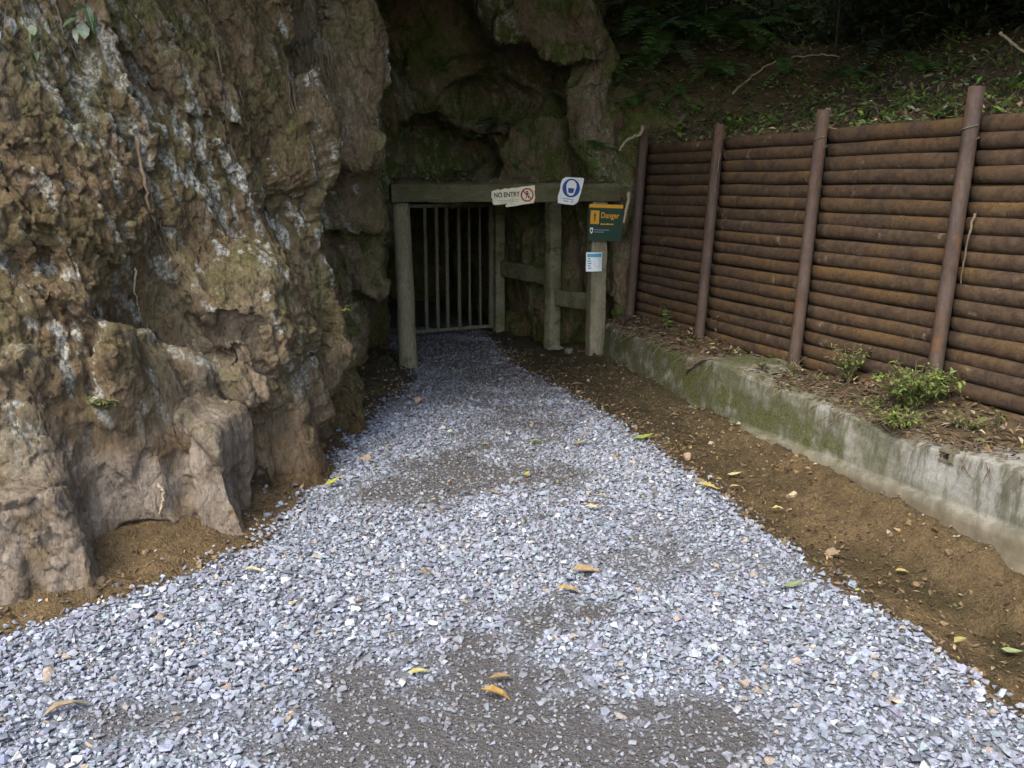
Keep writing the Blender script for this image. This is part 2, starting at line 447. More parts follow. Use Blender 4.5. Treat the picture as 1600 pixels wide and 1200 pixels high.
def poly_sd(X, Y, poly):
    d = np.full(np.broadcast(X, Y).shape, 1e9, np.float32); s = np.ones_like(d)
    n = len(poly)
    for i in range(n):
        ax, ay = poly[i]; bx, by = poly[i - 1]
        ex, ey = bx - ax, by - ay
        wx, wy = X - ax, Y - ay
        t = np.clip((wx * ex + wy * ey) / (ex * ex + ey * ey), 0, 1)
        dx, dy = wx - ex * t, wy - ey * t
        d = np.minimum(d, dx * dx + dy * dy)
        c1, c2, c3 = Y >= ay, Y < by, ex * wy > ey * wx
        flip = (c1 & c2 & c3) | (~c1 & ~c2 & ~c3)
        s = np.where(flip, -s, s)
    return (s * np.sqrt(d)).astype(np.float32)
def smin(a, b, k):
    h = np.maximum(k - np.abs(a - b), 0) / k
    return np.minimum(a, b) - h * h * k * 0.25

def rock_field(lo, hi, h):
    xs = np.arange(lo[0], hi[0], h, dtype=np.float32); ys = np.arange(lo[1], hi[1], h, dtype=np.float32); zs = np.arange(lo[2], hi[2], h, dtype=np.float32)
    X, Y, Z = np.meshgrid(xs, ys, zs, indexing='ij', sparse=True)
    # main cliff: plan polygon, leaning back with height
    lv = []
    d = np.empty((len(xs), len(ys), len(zs)), np.float32)
    XX, YY = X[:, :, 0], Y[:, :, 0]
    for k, z in enumerate(zs):
        wob = 0.09 * math.sin(z * 2.3 + 0.7); wob2 = 0.07 * math.sin(z * 4.1)
        a = poly_sd(XX + 0.07 * max(z, 0) + wob * np.sin(YY * 1.7) + 0.05 * np.sin(YY * 3.9 + z * 2), YY - 0.05 * max(z, 0) + wob2 * np.sin(XX * 2.6 + z), CLIFF_PLAN)
        b = poly_sd(XX + wob2 * np.sin(YY * 2), YY - 0.10 * max(z - 1.6, 0) + 0.08 * np.sin(XX * 3.1 + z * 1.3), BACK_PLAN)
        top = 1.95 + 0.55 * np.maximum(YY - 8.6, 0) + 1.5 * sstep(1.15, 0.55, XX) + 0.1 * np.sin(XX * 4)
        b = np.maximum(b, (z - top) * 0.8)
        d[:, :, k] = smin(a, b, 0.15)
    for op, c, r, kk, yaw, *_ in BLOBS:
        m = max(r) + kk + 0.25
        i0, i1 = np.searchsorted(xs, [c[0] - m, c[0] + m]); j0, j1 = np.searchsorted(ys, [c[1] - m, c[1] + m]); k0, k1 = np.searchsorted(zs, [c[2] - m, c[2] + m])
        if i1 <= i0 or j1 <= j0 or k1 <= k0: continue
        x, y, z = X[i0:i1] - c[0], Y[:, j0:j1] - c[1], Z[:, :, k0:k1] - c[2]
        if op != '-':   # rock lumps lean with the foliation
            x = x + 0.18 * z
        cy, sy = math.cos(yaw), math.sin(yaw)
        x, y = cy * x + sy * y, -sy * x + cy * y
        q0 = np.sqrt((x / r[0]) ** 2 + (y / r[1]) ** 2 + (z / r[2]) ** 2)
        q1 = np.sqrt((x / r[0] ** 2) ** 2 + (y / r[1] ** 2) ** 2 + (z / r[2] ** 2) ** 2) + 1e-6
        e = q0 * (q0 - 1) / q1
        if op == 'b':
            rr = 0.3 * min(r)
            ax, ay, az = np.abs(x) - (r[0] - rr), np.abs(y) - (r[1] - rr), np.abs(z) - (r[2] - rr)
            e = np.sqrt(np.maximum(ax, 0) ** 2 + np.maximum(ay, 0) ** 2 + np.maximum(az, 0) ** 2) + np.minimum(np.maximum(np.maximum(ax, ay), az), 0) - rr
        w = d[i0:i1, j0:j1, k0:k1]
        d[i0:i1, j0:j1, k0:k1] = smin(w, e, kk * 1.8) if op != '-' else -smin(-w, e, kk)
    # the tunnel
    t = poly_sd(XX, YY, TUNNEL_PLAN)
    wave = 0.06 * np.sin(XX * 5 + 1) + 0.05 * np.sin(YY * 4)
    tz = np.maximum(t[:, :, None], Z - (1.56 + wave[:, :, None]))
    d = -smin(-d, tz.astype(np.float32), 0.08)
    d = np.maximum(d, Z - (hi[2] - 2.5 * h))
    return d, np.array(lo, np.float32)

def surface_nets(d, lo, h):
    s = d < 0
    c = [s[i:s.shape[0] - 1 + i, j:s.shape[1] - 1 + j, k:s.shape[2] - 1 + k] for i in (0, 1) for j in (0, 1) for k in (0, 1)]
    cnt = sum(x.astype(np.int8) for x in c)
    act = (cnt > 0) & (cnt < 8)
    I = np.argwhere(act)
    idx = np.full(act.shape, -1, np.int32); idx[act] = np.arange(len(I))
    offs = np.array([(i, j, k) for i in (0, 1) for j in (0, 1) for k in (0, 1)])
    val = np.stack([d[I[:, 0] + o[0], I[:, 1] + o[1], I[:, 2] + o[2]] for o in offs], 1)
    acc = np.zeros((len(I), 3), np.float32); n = np.zeros(len(I), np.float32)
    for a in range(8):
        for b in range(a + 1, 8):
            if np.abs(offs[a] - offs[b]).sum() != 1: continue
            va, vb = val[:, a], val[:, b]
            cr = (va < 0) != (vb < 0)
            t = np.where(cr, va / np.where(cr, va - vb, 1), 0)[:, None]
            acc += np.where(cr[:, None], offs[a] + t * (offs[b] - offs[a]), 0); n += cr
    V = lo + h * (I + acc / n[:, None])
    Q = []
    for ax in range(3):
        o1, o2 = [(1, 2), (2, 0), (0, 1)][ax]
        sl0 = [slice(None)] * 3; sl1 = [slice(None)] * 3
        sl0[ax] = slice(0, -1); sl1[ax] = slice(1, None)
        cross = s[tuple(sl0)] != s[tuple(sl1)]
        E = np.argwhere(cross)
        ok = (E[:, o1] > 0) & (E[:, o2] > 0) & (E[:, o1] < s.shape[o1] - 1) & (E[:, o2] < s.shape[o2] - 1)
        E = E[ok]
        ins = s[tuple(E.T)]
        def cell(a, b):
            e = E.copy(); e[:, o1] -= a; e[:, o2] -= b; return idx[tuple(e.T)]
        q = np.stack([cell(1, 1), cell(0, 1), cell(0, 0), cell(1, 0)], 1)
        q = np.where(ins[:, None], q, q[:, ::-1])
        Q.append(q)
    return V, np.concatenate(Q)

def strata(p):
    t = np.array([0.22, 0.26, -0.94], np.float32); t /= np.linalg.norm(t)
    al = p @ t
    return p - np.outer(al, t) * 0.74
def worley(p, seed):
    """index of, and offset from, the nearest jittered cell point, and the distance to the border with the next cell"""
    i0 = np.floor(p).astype(np.int32); n = len(p)
    d1 = np.full(n, 9.0, np.float32); d2 = d1.copy(); hid = np.zeros(n, np.int32); off = np.zeros((n, 3), np.float32)
    for dx in (-1, 0, 1):
        for dy in (-1, 0, 1):
            for dz in (-1, 0, 1):
                c = i0 + np.array([dx, dy, dz], np.int32)
                h = _perm[_perm[_perm[(c[:, 0] + seed) & 255] + (c[:, 1] & 255)] + (c[:, 2] & 255)]
                v = c + 0.5 + 0.45 * _g[h] - p
                d = np.einsum('ij,ij->i', v, v)
                m = d < d1
                d2 = np.where(m, d1, np.minimum(d2, d)); hid = np.where(m, h, hid); off = np.where(m[:, None], -v, off); d1 = np.where(m, d, d1)
    return hid, off, np.sqrt(d2) - np.sqrt(d1)
def blocks(p, f, seed, tilt, step):
    """broken rock: every cell is a tilted facet standing a little in or out"""
    w = p + 0.12 / f * np.stack([perlin(p * f * 1.7 + 3), perlin(p * f * 1.7 + 13), perlin(p * f * 1.7 + 23)], 1)
    hid, off, e = worley(w * f, seed)
    g = _g[(hid * 7 + 13) & 255]
    d = tilt / f * np.einsum('ij,ij->i', off, g) + step / f * _g[(hid * 3 + 5) & 255][:, 0]
    return d - 0.05 / f * sstep(0.10, 0.0, e)
def warp(p):
    q = strata(p)
    w = np.stack([perlin(p * 1.3 + 5), perlin(p * 1.3 + 55), perlin(p * 1.3 + 105)], 1) * 0.08
    w += np.stack([perlin(q * 3.6 + 15), perlin(q * 3.6 + 65), perlin(p * 3.6 + 115)], 1) * 0.012
    return p + w
def aniso(p, k):
    t = np.array([0.22, 0.26, -0.94], np.float32); t /= np.linalg.norm(t)
    return p - np.outer(p @ t, t) * k
def foot(p): return sstep(0.95, 0.45, p[:, 2]) * sstep(5.3, 4.5, p[:, 1])
def disp_big(p):
    q = aniso(p, 0.5)
    k = 1 - 0.65 * foot(p)
    return k * (0.015 * ridged(q * 2.4, 2) + blocks(q, 1.5, 7, 0.26, 0.07)) + 0.28 * blocks(q, 3.2, 3, 0.40, 0.09) - 0.02
def disp_fine(p):
    q = aniso(p, 0.6); q2 = aniso(p, 0.35)
    amp = (0.55 + 0.9 * np.clip(perlin(p * 1.3 + 9) + 0.5, 0, 1)) * (1 - 0.55 * foot(p))
    d = 0.48 * blocks(q, 7.0, 11, 0.42, 0.12) + 0.75 * blocks(q2, 16.0, 29, 0.42, 0.14) + 0.5 * blocks(q2, 34.0, 51, 0.4, 0.2) + 0.004 * fbm(p * 30, 2)
    return d * amp

def rock_mesh(name, lo, hi, h, keep, levels=1):
    d, lo_ = rock_field(lo, hi, h)
    V, Q = surface_nets(d, lo_, h)
    cen = V[Q].mean(1)
    Q = Q[keep(cen)]
    u, inv = np.unique(Q, return_inverse=True)
    V, Q = V[u], inv.reshape(Q.shape)
    me = np_mesh(name, V, Q, True)
    p = vcos(me); p = warp(p + vnors(me) * disp_big(p)[:, None])
    me.vertices.foreach_set('co', p.ravel().astype(np.float32)); me.update()
    if levels:
        ob = bpy.data.objects.new('rock_base', me); COL.objects.link(ob)
        md = ob.modifiers.new('s', 'SUBSURF'); md.levels = levels
        dg = bpy.context.evaluated_depsgraph_get()
        me2 = bpy.data.meshes.new_from_object(ob.evaluated_get(dg))
        bpy.data.objects.remove(ob); me = me2; me.name = name
    p = vcos(me); p = p + vnors(me) * disp_fine(p)[:, None]
    me.vertices.foreach_set('co', p.ravel().astype(np.float32))
    me.polygons.foreach_set('use_smooth', np.ones(len(me.polygons), bool)); me.update()
    # what the rock is made of, from the lump each point belongs to
    n = len(p); acc = np.tile(np.array([.12, .3, .6], np.float32) * 0.15, (n, 1)); wt = np.full(n, .15, np.float32)
    jit = 0.06 * fbm(p * 4, 3)
    for op, c, r, kk, yaw, gg, ss, ll in BLOBS:
        if op == '-': continue
        x = p - np.array(c, np.float32); x[:, 0] += 0.18 * x[:, 2]
        q = (np.sqrt(((x / np.array(r)) ** 2).sum(1)) - 1) * min(r) + jit
        w = np.exp(-np.clip(q, -.05, 2) / 0.05); wt += w
        acc += w[:, None] * np.array([gg, ss, ll], np.float32)
    g, so, li = (acc / wt[:, None]).T
    # moss: everywhere damp, more towards the shaded back wall
    mo = np.clip(0.28 + 0.7 * sstep(5.0, 8.0, p[:, 1]) + 0.3 * perlin(p * 0.9), 0, 1) * (1 - 0.75 * sstep(0.75, 0.35, p[:, 2]) * sstep(6.5, 5.5, p[:, 1]))
    so = np.clip(so + 0.7 * sstep(0.22, 0.02, p[:, 2]) * (1 - 0.8 * g), 0, 1)
    hid, _, e_ = worley(strata(p + 0.02 * np.stack([perlin(p * 9), perlin(p * 9 + 7), perlin(p * 9 + 19)], 1)) * 21.0, 41)
    fl = (_g[(hid * 5 + 9) & 255][:, 2] > 0.62 - 1.3 * np.clip(fbm(strata(p) * 1.6 + 70, 2), -.3, .6)) * sstep(0.0, 0.12, e_)
    li = li * (0.35 + 0.65 * fl) 
    li = li * sstep(0.3, 0.7, p[:, 2]) * (1 - 0.55 * sstep(8.0, 9.0, p[:, 1]))
    set_col(me, 'mask', np.stack([g, mo, so, li], 1))
    set_col(me, 'flake', np.stack([fl * np.clip(li * 1.4, 0, 1)] * 3 + [np.ones(n)], 1))
    me.materials.append(M_ROCK)
    return me

YS = 6.3
me_near = rock_mesh('cliff', (-4.4, 1.2, -0.35), (-0.5, YS + 0.12, 3.7), 0.034,
                    lambda c: (c[:, 1] < YS) & (c[:, 2] < 3.55) & (c[:, 0] > -0.75 * c[:, 1] - 0.35) & (c[:, 2] < 1.65 + 0.30 * c[:, 1]), 2)
cliff = tag(link('cliff', me_near), 'brown lichened rock face along the left side of the gravel path', None, None, 'structure')
me_far = rock_mesh('rock_wall', (-3.0, YS - 0.12, -0.35), (3.0, 13.4, 4.3), 0.045,
                   lambda c: (c[:, 1] >= YS) & (c[:, 1] < 13.3) & (c[:, 0] > -2.35) & ((c[:, 2] < 1.65 + 0.3 * c[:, 1]) & ((c[:, 1] < 10.6) | (c[:, 2] < 1.75))), 1)
rock_wall = tag(link('rock_wall', me_far), 'dark mossy rock face above and around the tunnel mouth', None, None, 'structure')

def bvh_of(me):
    me.calc_loop_triangles()
    return BVHTree.FromPolygons([v.co[:] for v in me.vertices], [p.vertices[:] for p in me.polygons])
BV_NEAR, BV_FAR = bvh_of(me_near), bvh_of(me_far)
CAMP = Vector((0, 0, CAMH))
def hit(u, v, trees=None, default=6.0):
    d = ray(u, v).normalized(); best = None
    for b in (trees or (BV_NEAR, BV_FAR)):
        r = b.ray_cast(CAMP, d)
        if r[0] is not None and (best is None or r[3] < best[3]): best = r
    if best is None: return at(u, v, default), Vector((0, -1, 0))
    return best[0], best[1]

# ------------------------------------------------------------------ ground
def interp(pts, y):
    pts = sorted(pts); return np.interp(y, [p[0] for p in pts], [p[1] for p in pts])
GRAV_R = [(-4, 2.6), (1.5, 1.85), (2.51, 1.61), (3.67, 1.35), (4.8, 1.07), (6.18, 0.74), (7.2, 0.44), (8.2, 0.03), (8.8, -0.1), (10.5, -0.4), (13, -1.2)]
GRAV_L = [(-4, -3.4), (2.0, -2.6), (2.9, -2.1), (3.25, -1.78), (3.5, -1.5), (3.95, -1.16), (4.4, -1.12), (4.9, -1.10), (5.6, -1.04), (6.4, -0.98), (7.3, -0.86), (8.0, -0.9), (8.6, -1.1), (13, -2.4)]
WALL = [(1.0, 3.32), (2.0, 2.97), (3.1, 2.6), (4.48, 2.13), (6.4, 1.49), (8.19, 0.955), (8.5, 0.87)]
def wall_x(y): return interp(WALL, y)

def ground_z(x, y):
    gr, gl, wx = interp(GRAV_R, y), interp(GRAV_L, y), wall_x(y)
    j = 0.05 * n2(x, y, 2.2, 3, 5)
    s = np.clip((x + j - gr) / np.maximum(wx - gr, 0.25), -1, 1.5)
    near = sstep(6.5, 3.2, y)
    z = 0.012 * n2(x, y, 1.3, 2)
    dip = -(0.05 + 0.16 * near) * sstep(0.0, 0.35, s) * sstep(1.0, 0.62, s)
    bank = (0.015 * sstep(3.9, 4.7, y) + 0.03 * sstep(6.5, 8.0, y) - 0.09 * sstep(4.3, 3.6, y)) * sstep(0.55, 1.0, s + 0.25 * n2(x, y, 3.0, 2, 9))
    z = z + dip + bank + (0.03 * n2(x, y, 5.5, 4, 2) + 0.014 * n2(x, y, 19, 3, 31)) * sstep(0, .1, s) * (s < 1.4)
    l = np.clip(gl - (x + j), 0, 1.0)
    z = z + (0.22 * l + sstep(0, .15, l) * (0.03 * n2(x, y, 7, 4, 3) + 0.012 * n2(x, y, 19, 3, 31)))
    z = z - 0.02 * sstep(8.6, 10.5, y)
    return z.astype(np.float32)
def density(x, y):
    """how thickly the crushed stone lies: thin where wheels and feet have worn the path to grit"""
    d = 1.05 + 0.3 * n2(x, y, 1.4, 3, 21)
    def worn(px, py, rx, ry, a):
        q = np.sqrt(((x - px) / rx) ** 2 + ((y - py) / ry) ** 2) + 0.55 * n2(x, y, 2.2, 3, px)
        return a * sstep(1.35, 0.25, q + 0.3 * n2(x, y, 7, 2, px + 3))
    d = d - worn(-0.08, 2.5, 0.66, 0.62, .85) - worn(0.6, 2.3, 0.6, 0.35, .3) - worn(-0.2, 4.85, 0.85, 0.55, 0.6) - worn(0.3, 3.75, 0.6, 0.3, 0.22)
    d = d - worn(0.1, 6.1, 0.5, 0.5, 0.35) - worn(-1.15, 2.55, 0.3, 0.15, 0.5) - worn(-.05, 3.3, .5, .12, .35) - 0.65 * sstep(5.4, 8.2, y)
    return np.clip(d, 0.34, 1)

hx, hy = 0.038, 0.038
gx = np.arange(-5.2, 4.2, hx); gy = np.arange(-2.5, 13.3, hy)
GX, GY = np.meshgrid(gx, gy, indexing='ij')
GZ = ground_z(GX, GY)
nx, ny = GX.shape
ii = np.arange(nx * ny).reshape(nx, ny)
F = np.stack([ii[:-1, :-1].ravel(), ii[1:, :-1].ravel(), ii[1:, 1:].ravel(), ii[:-1, 1:].ravel()], 1)
wxg = wall_x(GY)
ed = 0.06 * n2(GX, GY, 4, 3, 77)
inside = np.minimum(interp(GRAV_R, GY) + ed - GX, GX - interp(GRAV_L, GY) + ed)
fines = sstep(-0.03, 0.05, inside)
sgr = (GX - interp(GRAV_R, GY)) / np.maximum(wxg - interp(GRAV_R, GY), 0.3)
wet_shade = np.clip(sstep(0.15, 0.45, sgr) * sstep(0.85, 0.6, sgr) * (0.55 + 0.45 * sstep(4.4, 3.3, GY)) * sstep(-0.35, 0.15, n2(GX, GY, 2.0, 3, 50)) + 0.8 * sstep(0.0, 0.1, sgr) * sstep(0.22, 0.1, sgr) + .9 * sstep(.9, .99, sgr), 0, 1)  # damp strips, plus a contact shadow painted along the wall foot
wet_shade = np.maximum(wet_shade, 0.6 * sstep(7.0, 8.2, GY) * (1 - fines))
litter = np.clip(sstep(4.6, 7.5, GY) * (1 - 0.45 * fines), 0, 1)
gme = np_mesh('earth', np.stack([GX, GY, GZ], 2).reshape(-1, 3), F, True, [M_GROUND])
set_col(gme, 'mask', np.stack([fines.ravel(), wet_shade.ravel(), litter.ravel(), sstep(.45, .85, density(GX, GY)).ravel()], 1))
earth = tag(link('ground', gme), 'bare ochre earth beside the gravel and along the foot of the wall', None, None, 'structure')
# the wider ground out to the horizon
b = bmesh.new()
bmesh.ops.create_grid(b, x_segments=2, y_segments=2, size=300)
tag(link('terrain', bm_mesh('terrain', b, mat_mottle('forest_floor', (0.06, 0.045, 0.025), (0.1, 0.075, 0.04), (0.05, 0.06, 0.02), 2.0)), loc=(0, 0, -0.55)), 'flat earth reaching away behind the path', None, None, 'structure')

# ------------------------------------------------------------------ gravel (stuff)
def stone_variant(seed, flat=0.6, npts=9):
    r = random.Random(seed); b = bmesh.new()
    for i in range(npts):
        v = Vector((r.gauss(0, 1), r.gauss(0, 1), r.gauss(0, 1))).normalized() * r.uniform(0.8, 1.05)
        b.verts.new((v.x, v.y * r.uniform(0.7, 0.85), v.z * flat))
    bmesh.ops.convex_hull(b, input=b.verts)
    loose = [v for v in b.verts if not v.link_faces]
    bmesh.ops.delete(b, geom=loose, context='VERTS')
    bmesh.ops.triangulate(b, faces=b.faces)
    b.verts.ensure_lookup_table(); b.verts.index_update()
    V = np.array([v.co[:] for v in b.verts], np.float32); F_ = np.array([[v.index for v in f.verts] for f in b.faces], np.int32)
    b.free(); return V, F_
STV = [stone_variant(i, 0.44 + 0.022 * (i % 10)) for i in range(24)]
def rand_rot(n, tilt=0.6):
    yaw = rng.uniform(0, 2 * PI, n); tx = rng.normal(0, tilt, n); ty = rng.normal(0, tilt, n)
    cz, sz, cx, sx, cy, sy = np.cos(yaw), np.sin(yaw), np.cos(tx), np.sin(tx), np.cos(ty), np.sin(ty)
    Rz = np.zeros((n, 3, 3)); Rz[:, 0, 0] = cz; Rz[:, 0, 1] = -sz; Rz[:, 1, 0] = sz; Rz[:, 1, 1] = cz; Rz[:, 2, 2] = 1
    Rx = np.zeros((n, 3, 3)); Rx[:, 0, 0] = 1; Rx[:, 1, 1] = cx; Rx[:, 1, 2] = -sx; Rx[:, 2, 1] = sx; Rx[:, 2, 2] = cx
    Ry = np.zeros((n, 3, 3)); Ry[:, 1, 1] = 1; Ry[:, 0, 0] = cy; Ry[:, 0, 2] = sy; Ry[:, 2, 0] = -sy; Ry[:, 2, 2] = cy
    return Rz @ Rx @ Ry
def scatter_mesh(name, variants, pos, size, rot, col, mat, smooth=False):
    n = len(pos); which = rng.integers(0, len(variants), n)
    VV, FF, CC, off = [], [], [], 0
    for k, (v, f) in enumerate(variants):
        m = np.nonzero(which == k)[0]
        if not len(m): continue
        w = np.einsum('nij,vj->nvi', rot[m], v) * size[m][:, None, None] + pos[m][:, None, :]
        ff = f[None] + (np.arange(len(m)) * len(v))[:, None, None] + off
        VV.append(w.reshape(-1, 3)); FF.append(ff.reshape(-1, f.shape[1])); CC.append(np.repeat(col[m], len(v), 0)); off += len(m) * len(v)
    me = np_mesh(name, np.concatenate(VV), np.concatenate(FF), smooth, [mat])
    set_col(me, 'col', np.concatenate(CC)); return me
def stone_cols(n):
    base = np.array([0.285, 0.308, 0.36]); v = np.exp(rng.normal(0, 0.17, n))[:, None]
    c = base * v * (1 + rng.normal(0, 0.035, (n, 3)))
    t = rng.random(n)
    pale = t < 0.03; c[pale] = np.array([0.6, 0.6, 0.58]) * rng.uniform(0.8, 1.05, (pale.sum(), 1))
    tan = (t > 0.05) & (t < 0.075); c[tan] = np.array([0.37, 0.3, 0.23]) * rng.uniform(0.7, 1.2, (tan.sum(), 1))
    dk = (t > 0.075) & (t < 0.2); c[dk] *= 0.6
    return np.concatenate([np.clip(c, 0.03, 0.8), np.ones((n, 1))], 1)
pitch = 0.0150
sx_, sy_ = np.meshgrid(np.arange(-3.6, 2.6, pitch), np.arange(0.6, 10.6, pitch), indexing='ij')
px = (sx_ + rng.uniform(-.5, .5, sx_.shape) * pitch * 1.3).ravel(); py = (sy_ + rng.uniform(-.5, .5, sx_.shape) * pitch * 1.3).ravel()
edn = 0.07 * n2(px, py, 4, 3, 77) + 0.03 * rng.normal(0, 1, len(px))
ins = np.minimum(interp(GRAV_R, py) + edn - px, px - interp(GRAV_L, py) + edn)
dens = density(px, py)
vis = np.abs(px) < 0.62 * py + 0.55
keep = ((ins > 0) & (rng.random(len(px)) < dens) | (ins <= 0) & (ins > -.4) & (rng.random(len(px)) < .22 * np.exp(ins / .07))) & vis
px, py, dens = px[keep], py[keep], dens[keep]
n = len(px)
size = 0.0116 * np.exp(rng.normal(0, 0.4, n)) * (0.55 + 0.45 * dens)
size = np.clip(size, 0.006, 0.03)
pz = ground_z(px, py) + size * (0.18 + 0.22 * dens) + rng.uniform(-0.004, 0.006, n) * dens
sc_ = stone_cols(n); du = sstep(.9, .5, dens)[:, None] * .65; sc_[:, :3] = sc_[:, :3] * (1 - du) + du * np.array([.18, .183, .188]) * np.exp(rng.normal(0, .2, (n, 1)))
gm = scatter_mesh('gravel', STV, np.stack([px, py, pz], 1), size, rand_rot(n, 0.3), sc_, M_STONE)
tag(link('gravel', gm), 'loose blue grey crushed stone covering the path', None, None, 'stuff')
print('gravel stones', n)
gxp = rng.uniform(-2.6, 2.3, 60000); gyp = rng.uniform(1.9, 9.0, 60000)
gi = np.minimum(interp(GRAV_R, gyp) - gxp, gxp - interp(GRAV_L, gyp)); gdn = density(gxp, gyp)
kp = (gi > 0) & (gdn < .85) & (np.abs(gxp) < 0.62 * gyp + .4) & (rng.random(60000) < 1.25 - gdn)
gxp, gyp = gxp[kp], gyp[kp]; n = len(gxp); gs = np.clip(.0042 * np.exp(rng.normal(0, .4, n)), .002, .009)
GRV = [stone_variant(300 + i, .6, 6) for i in range(8)]
gc = stone_cols(n); gc[:, :3] = np.minimum(gc[:, :3], .3) * .62 * np.array([1.08, 1, .9])
tag(link('grit', scatter_mesh('grit', GRV, np.stack([gxp, gyp, ground_z(gxp, gyp) + gs * .25], 1), gs, rand_rot(n, .5), gc, M_STONE)), 'fine grit trodden into the worn patches of the path', None, None, 'stuff')
# small stones and crumbs in the earth strips
m_ = 34000
qx = rng.uniform(-2.6, 3.2, m_); qy = rng.uniform(2.2, 9.2, m_)
sr = (qx - interp(GRAV_R, qy)) / np.maximum(wall_x(qy) - interp(GRAV_R, qy), .3); sl = interp(GRAV_L, qy) - qx
kp = ((sr > 0) & (sr < 1.02) & (rng.random(m_) < np.clip(0.3 + n2(qx, qy, 1.8, 3, 90) * 1.2 + 0.5 * (sr < .15), 0.06, 1))) | ((sl > 0) & (sl < 0.5) & (rng.random(m_) < 0.5))
qx, qy = qx[kp], qy[kp]; n = len(qx)
sz = np.clip(0.0062 * np.exp(rng.normal(0, 0.72, n)), 0.0025, 0.032)
cc = np.array([0.165, 0.112, 0.056]) * np.exp(rng.normal(0, .42, n))[:, None]; wh = rng.random(n) < .07; cc[wh] = np.array([.42, .36, .28])
cm = scatter_mesh('loose_stones', STV, np.stack([qx, qy, ground_z(qx, qy) + sz * .3], 1), sz, rand_rot(n, .5), np.concatenate([cc, np.ones((n, 1))], 1), M_STONE)
tag(link('loose_stones', cm), 'small brown stones and crumbs scattered in the earth beside the gravel', None, None, 'stuff')

# ------------------------------------------------------------------ retaining wall
def wall_top(y): return 0.36 + 0.02 * np.sin(y * 2.3) + 0.015 * np.sin(y * 5.1)
def wall_foot(y): return 0.096 - 0.0382 * (y - 3.85)
ys = np.arange(1.0, 8.52, 0.02)
prof = []
zz = np.concatenate([np.linspace(-0.5, 0, 14)[:-1], [0.0]])
rows = []
for part, t in [('f', x) for x in np.linspace(0, 1, 14)] + [('s', 0)] + [('w', x) for x in np.linspace(0, 1, 22)] + [('t', x) for x in (0.04, 0.12, 0.3, 0.6, 1)]:
    y = ys; x0 = wall_x(y); ft, tp = wall_foot(y), wall_top(y)
    fo = 0.045 + 0.012 * n2(y, y * 0 + t, 3, 2)
    if part == 'f': off, z = fo, -0.5 + (ft + 0.5) * t
    elif part == 's': off, z = fo - 0.015, ft + 0.008
    elif part == 'w': off, z = np.full_like(y, 0.004) - 0.03 * t, ft + 0.016 + (tp - ft - 0.03) * t
    else: off, z = -0.03 - 0.5 * t, tp - 0.012 * (1 - min(1, t * 10)) + 0 * y
    p = np.stack([x0 - off * 0.95, y - off * 0.3, z + 0 * y], 1)
    q = p.copy()
    dd = 0.006 * fbm(q * 5, 3) + 0.004 * perlin(q * 30)
    br = 0.02 * sstep(0.15, 0.6, fbm(q * 3.1 + 4, 3)) if (part == 't' or t > .93) else 0
    p[:, 0] -= dd * 0.95; p[:, 1] -= dd * 0.3; p[:, 2] -= br
    rows.append(p)
W = np.stack(rows, 0); a_, b_ = W.shape[:2]
ii = np.arange(a_ * b_).reshape(a_, b_)
F = np.stack([ii[:-1, :-1].ravel(), ii[:-1, 1:].ravel(), ii[1:, 1:].ravel(), ii[1:, :-1].ravel()], 1)
Wf = W.reshape(-1, 3)
# the drain hole
hp = at(1463, 712, 4.36)
hole_c = Vector((float(wall_x(hp.y)), hp.y, hp.z))
cen = Wf[F].mean(1)
inh = (np.abs(cen[:, 1] - hole_c.y) < 0.03) & (np.abs(cen[:, 2] - hole_c.z) < 0.02) & (cen[:, 0] < wall_x(cen[:, 1]) + .1)
wme = np_mesh('wall_body', Wf, F[~inh], True, [M_CONC])
pr = sstep(4.95, 4.4, Wf[:, 1]) + 0.9 * np.exp(-((Wf[:, 1] - 6.05) / .35) ** 2) * sstep(.2, .3, Wf[:, 2]) + 0.8 * np.exp(-((Wf[:, 1] - 5.25) / .28) ** 2) * sstep(.16, .25, Wf[:, 2])
hz = Wf[:, 2] - wall_foot(Wf[:, 1])
mossm = (0.4 + 0.6 * sstep(4.6, 5.3, Wf[:, 1])) * (1 - 0.5 * np.clip(pr, 0, 1))
clay = sstep(0.02, -0.03, hz) * 0.9
set_col(wme, 'mask', np.stack([np.clip(pr, 0, 1) * sstep(0.0, 0.1, hz), mossm * sstep(-.05, .05, hz), clay, np.ones(len(Wf))], 1))
wall = thing('retaining_wall', 'low mossy concrete retaining wall running under the pole fence', 'wall', (float(wall_x(4.5)), 4.5, 0))
def child(name, me, par, **k):
    o = link(name, me, par, **k); o.matrix_parent_inverse = Matrix.Translation(-Vector(par.location)) if not par.rotation_euler.to_quaternion().angle else (Matrix.Translation(par.location) @ par.rotation_euler.to_matrix().to_4x4()).inverted()
    return o
child('wall_face', wme, wall)
mb = MB()
for dy, dz, sy_, sz_ in ((0, .026, .1, .012), (0, -.026, .1, .012), (.04, 0, .012, .04), (-.04, 0, .012, .04)):
    mb.box((hole_c.x + 0.082, hole_c.y + dy, hole_c.z + dz), (0.13, sy_, sz_), Matrix.Rotation(0.31, 3, 'Z'))
mb.box((hole_c.x + 0.15, hole_c.y + .02, hole_c.z), (0.02, .12, .09), Matrix.Rotation(0.31, 3, 'Z'))
me = mb.mesh('drain_hole', M_CONC); set_col(me, 'mask', np.tile([0, .4, .6, 1], (len(me.vertices), 1)))
child('drain_hole', me, wall)

